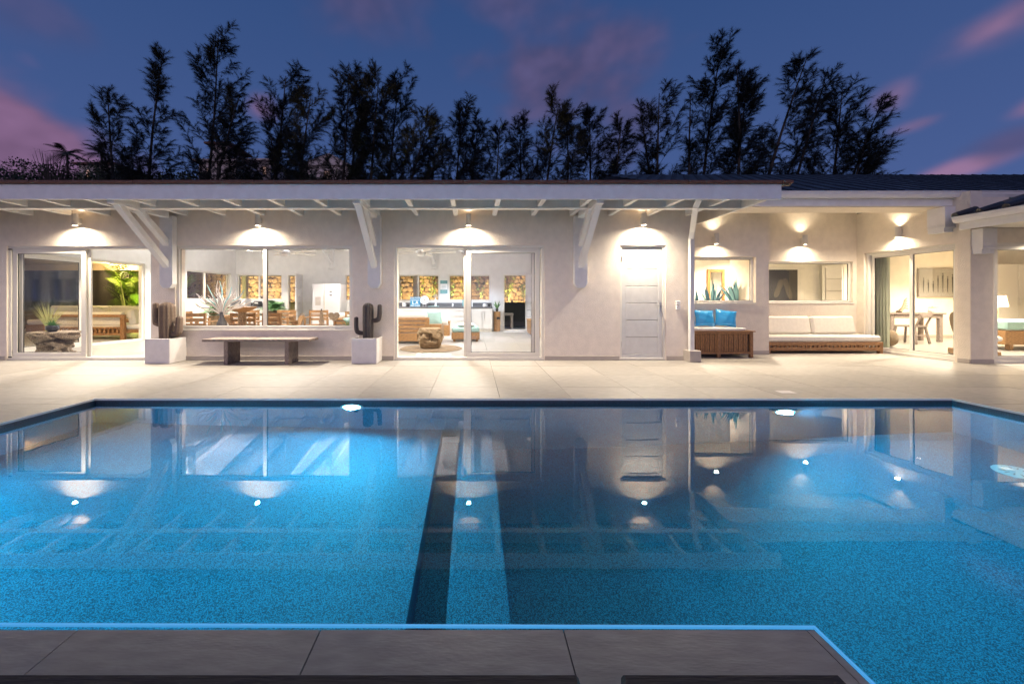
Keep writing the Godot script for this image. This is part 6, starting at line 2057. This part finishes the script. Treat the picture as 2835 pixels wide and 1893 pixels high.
func bedrooms() -> void:
	# hall behind the two recess windows
	var cs := thing("hall_console", "low white console under the storage bench's window", "console", Vector3(5.4, 0.004, -8.62))
	b1(cs, "top", M["cabinet"], Vector3(-1.2, 0.96, -0.2), Vector3(0.5, 1.0, 0.2), 0.004)
	for x in [-1.15, 0.42]:
		b1(cs, "side_panel", M["cabinet"], Vector3(x, 0, -0.18), Vector3(x + 0.04, 0.96, 0.18))
	agave("blue metal agave with a few tall narrow leaves in the hall window", px(1972, 831, 8.62) + Vector3(0, -0.09, 0), 9, 0.55, 0.2)
	agave("blue metal agave with a dense wide fan of leaves in the hall window", px(2044, 831, 8.62) + Vector3(0, -0.09, 0), 22, 0.66, 0.32)
	agave("bare orange twigs standing beside the downpipe in the hall window", px(1926, 831, 8.62) + Vector3(0, -0.09, 0), 3, 0.4, 0.03)
	var mr := thing("framed_mirror", "mirror in an amber wooden frame on the hall's back wall", "mirror", Vector3(7.0, 1.0, -11.49))
	var ma := MB.new()
	framed(mr, "frame", -0.25, 0.25, -0.2, 0.98, 0.08, 0.04, 0.045, "amber_frame")
	ma.span(Vector3(-0.17, -0.12, 0.005), Vector3(0.17, 0.9, 0.02))
	part(mr, "glass", ma, M["mirror"])
	var dk := thing("leaf_picture", "dark picture of two pale leaves on the hall's back wall", "picture", Vector3(8.93, 0.85, -11.46))
	b1(dk, "panel", M["picture_dark"], Vector3(-0.42, 0, -0.03), Vector3(0.42, 1.12, 0.0))
	b1(dk, "edge", M["frame"], Vector3(-0.43, 1.121, -0.03), Vector3(0.62, 1.18, 0.005))
	for s in [[-0.13, -0.35, 0.55], [0.13, 0.3, 0.62]]:
		var lm := MB.new()
		var pts := PackedVector2Array()
		for k in 24:
			var t := k / 24.0 * TAU
			pts.append(Vector2(cos(t) * 0.11 * (0.6 + 0.4 * absf(sin(t))), sin(t) * s[2] * 0.5).rotated(s[1]) + Vector2(s[0], 0.58))
		lm.prism(pts, Vector3(0, 0, 0.001), Vector3.RIGHT, Vector3.UP, Vector3(0, 0, 1), 0.004)
		part(dk, "leaf_print", lm, M["picture_leaf"])
		for k in 9:
			var rb := MB.new()
			var c := Vector2(0, (k - 4) * s[2] * 0.1).rotated(s[1]) + Vector2(s[0], 0.58)
			var e := Vector2(0.085, 0.035).rotated(s[1])
			rb.bar(Vector3(c.x - e.x, c.y + e.y * 0.5, 0.007), Vector3(c.x + e.x, c.y + e.y, 0.007), 0.004, 0.006)
			part(dk, "leaf_rib", rb, M["picture_dark"])
	var hd := thing("hall_door", "white panelled inner door at the end of the hall", "door", Vector3(10.3, 0.003, -10.98))
	hd.rotation.y = -0.773
	framed(hd, "frame", -0.5, 0.5, 0.0, 2.08, 0.07, 0.06, 0.03, "frame")
	for k in 6:
		var m := MB.new()
		m.rbox(Vector3(0, 0.18 + k * 0.335, 0.0), Vector3(0.84, 0.325, 0.03), 0.006)
		part(hd, "panel", m, M["wall_warm"])
	# desk room
	var cu := thing("curtain", "pale green pleated curtain gathered beside the sliding door", "curtain", Vector3(8.7, 0, -8.75))
	var cm := MB.new()
	var f := func(u: float, t: float) -> Vector3:
		if u < 0.0:
			return Vector3(2.0, t * 2.3, 0)
		return Vector3(0.045 * sin(u * TAU * 7.0) * (1.0 + 0.3 * sin(t * 3.0)) + 0.03 * u, 0.02 + t * 2.3, u * 0.42)
	cm.grid(f, 84, 6, false)
	part(cu, "cloth", cm, M["curtain"])
	var dt := thing("desk", "brown wooden writing desk against the bedroom wall", "desk", Vector3(11.55, 0.004, -10.6))
	b1(dt, "top", M["grey_wood_x"], Vector3(-0.75, 0.72, -0.3), Vector3(0.72, 0.76, 0.3), 0.005)
	b1(dt, "drawer", M["grey_wood_x"], Vector3(-0.6, 0.62, -0.27), Vector3(0.58, 0.718, 0.27))
	for x in [-0.68, 0.58]:
		for z in [-0.26, 0.18]:
			b1(dt, "leg", M["grey_wood_y"], Vector3(x, 0, z), Vector3(x + 0.09, 0.72, z + 0.08), 0.004)
	var dc := thing("desk_chair", "wooden chair with slanted rear legs at the writing desk", "chair", Vector3(11.05, 0.004, -10.05), "", 0.3)
	b1(dc, "seat", M["grey_wood_x"], Vector3(-0.24, 0.42, -0.22), Vector3(0.24, 0.46, 0.22), 0.008)
	for x in [-0.2, 0.2]:
		for z in [-0.18, 0.18]:
			var m := MB.new()
			m.bar(Vector3(x * 1.35, 0, z * 1.3), Vector3(x, 0.42, z), 0.04, 0.04)
			part(dc, "leg", m, M["grey_wood_y"])
		var m2 := MB.new()
		m2.bar(Vector3(x, 0.46, 0.2), Vector3(x * 1.05, 0.72, 0.3), 0.035, 0.035)
		part(dc, "back_post", m2, M["grey_wood_y"])
	b1(dc, "back_rail", M["grey_wood_x"], Vector3(-0.22, 0.66, 0.26), Vector3(0.22, 0.74, 0.3), 0.006)
	b1(dc, "stretcher", M["grey_wood_x"], Vector3(-0.22, 0.2, 0.18), Vector3(0.22, 0.23, 0.21))
	var hn := thing("hand_sculpture", "curved wooden hand sculpture on the writing desk", "sculpture", Vector3(11.25, 0.766, -10.55))
	for k in 5:
		var m := MB.new()
		m.tube([Vector3(0, 0.02, 0.02 * k), Vector3(0.12, 0.05 + 0.03 * k, 0.02 * k - 0.03), Vector3(0.24 - 0.02 * k, 0.12 + 0.05 * k, 0.02 * k - 0.04), Vector3(0.34 - 0.03 * k, 0.1 + 0.07 * k, 0.02 * k - 0.05)], [0.035, 0.03, 0.022, 0.012], 7)
		part(hn, "finger", m, M["pale_wood_x"])
	var pp := thing("desk_plant", "tiny succulent in a white pot on the writing desk", "potted plant", Vector3(12.1, 0.766, -10.5))
	var pm := MB.new()
	pm.lathe(Vector3.ZERO, [[0.0, 0.0], [0.05, 0.0], [0.065, 0.05], [0.06, 0.11], [0.0, 0.1]], 16)
	part(pp, "pot", pm, M["planter"])
	var pl := MB.new()
	grass_spray(pl, Vector3(0, 0.1, 0), 18, 0.12, 1.1, 0.01)
	part(pp, "leaves", pl, M["leaf_palm"])
	var pc := thing("figures_picture", "pale picture with a row of seven thin dark figures", "picture", Vector3(13.5, 1.2, -11.58))
	b1(pc, "panel", M["picture_pale"], Vector3(-0.55, 0, 0), Vector3(0.55, 0.8, 0.03))
	framed(pc, "frame", -0.57, 0.57, -0.02, 0.82, 0.02, 0.04, 0.045, "grey_wood_x")
	for k in 7:
		var x := -0.42 + k * 0.14
		var hgt: float = [0.52, 0.46, 0.42, 0.58, 0.66, 0.56, 0.62][k]
		var m := MB.new()
		m.prism(PackedVector2Array([Vector2(x - 0.006, 0.12), Vector2(x + 0.006, 0.12), Vector2(x + 0.02, hgt - 0.04), Vector2(x - 0.02, hgt - 0.04)]), Vector3(0, 0, 0.031), Vector3.RIGHT, Vector3.UP, Vector3(0, 0, 1), 0.003)
		m.box(Vector3(x, hgt, 0.0325), Vector3(0.03, 0.04, 0.003))
		part(pc, "figure_print", m, M["print_ink"])
	var pf := thing("pouf", "straw-coloured knitted pouf behind the curtain", "pouf", Vector3(9.75, 0.004, -9.4))
	var pfm := MB.new()
	pfm.ell(Vector3(0, 0.2, 0), Vector3(0.2, 0.2, 0.2), 0.8, 20, 12)
	part(pf, "cover", pfm, M["rug"])
	var rc := thing("round_chair", "round cane armchair with a wooden base inside the wing", "chair", Vector3(9.85, 0.004, -8.05), "", 0.9)
	var rm := MB.new()
	rm.ell(Vector3(0, 0.5, 0), Vector3(0.36, 0.36, 0.08), 1.0, 24, 12, Basis(Vector3.RIGHT, -0.25))
	part(rc, "back", rm, M["rattan"])
	var rs := MB.new()
	rs.ell(Vector3(0, 0.34, 0.22), Vector3(0.32, 0.07, 0.3), 0.7, 24, 10)
	part(rc, "seat", rs, M["linen"])
	b1(rc, "base", M["oak_x"], Vector3(-0.3, 0.0, -0.1), Vector3(0.3, 0.1, 0.45), 0.01)
	for x in [-0.2, 0.2]:
		var m := MB.new()
		m.bar(Vector3(x, 0.1, 0.2), Vector3(x * 0.8, 0.3, 0.15), 0.03, 0.03)
		part(rc, "leg", m, M["dark"])
	# bed
	var b := thing("bed", "wooden bed with turquoise and white blankets in the wing", "bed", Vector3(12.7, 0.004, -9.05))
	b1(b, "base", M["oak_x"], Vector3(-1.15, 0.12, -0.42), Vector3(1.1, 0.42, 0.42), 0.01)
	for x in [-1.0, 0.95]:
		for z in [-0.38, 0.3]:
			b1(b, "leg", M["oak_y"], Vector3(x, 0, z), Vector3(x + 0.08, 0.12, z + 0.08))
	b1(b, "mattress", M["linen"], Vector3(-1.12, 0.422, -0.41), Vector3(1.1, 0.62, 0.41), 0.05)
	b1(b, "blanket", M["teal_cloth"], Vector3(-1.13, 0.44, -0.42), Vector3(-0.45, 0.635, 0.42), 0.03)
	b1(b, "bedspread", M["linen"], Vector3(-0.3, 0.45, -0.42), Vector3(0.6, 0.64, 0.42), 0.03)
	b1(b, "headboard", M["oak_y"], Vector3(1.11, 0.1, -0.5), Vector3(1.18, 1.0, 0.5), 0.01)
	for z in [0.0]:
		var m := MB.new()
		m.pillow(Vector3(0.85, 0.74, z), 0.6, 0.4, 0.18, Basis.from_euler(Vector3(-0.4, -PI * 0.5, 0)), 0.05)
		part(b, "pillow", m, M["linen"])
	var bs := thing("bedside_cabinet", "small white bedside cabinet under the lamp", "cabinet", Vector3(13.55, 0.004, -10.25))
	b1(bs, "body", M["cabinet"], Vector3(-0.22, 0.05, -0.2), Vector3(0.22, 0.6, 0.2), 0.006)
	b1(bs, "drawer", M["frame"], Vector3(-0.2, 0.35, 0.201), Vector3(0.2, 0.56, 0.21), 0.003)
	var tl := thing("table_lamp", "lit table lamp with a pale drum shade beside the bed", "table lamp", Vector3(13.5, 0.606, -10.25))
	var tm := MB.new()
	tm.lathe(Vector3.ZERO, [[0.0, 0.0], [0.09, 0.0], [0.09, 0.02], [0.02, 0.04], [0.03, 0.2], [0.012, 0.34]], 18)
	part(tl, "base", tm, M["pale_wood_y"])
	var ts := MB.new()
	ts.lathe(Vector3.ZERO, [[0.19, 0.32], [0.15, 0.6]], 24)
	part(tl, "lamp_shade", ts, M["lamp_shade_glow"])
	omni(tl, Vector3(0, 0.46, 0), Color(1.0, 0.85, 0.62), 1.6, 0.08)
	var wd := thing("wardrobe", "pale wardrobe with two tall doors against the bedroom wall", "wardrobe", Vector3(15.2, 0.004, -11.3))
	b1(wd, "body", M["wall_warm"], Vector3(-0.6, 0, -0.25), Vector3(0.6, 2.1, 0.2), 0.005)
	for x in [-0.59, 0.005]:
		var dd := b1(wd, "door", M["cabinet"], Vector3(x, 0.05, 0.201), Vector3(x + 0.585, 2.08, 0.22), 0.004)
		b1(dd, "handle", M["metal"], Vector3(-0.03 if x < -0.1 else 0.02, 0.95, 0.221), Vector3(-0.02 if x < -0.1 else 0.03, 1.15, 0.235))
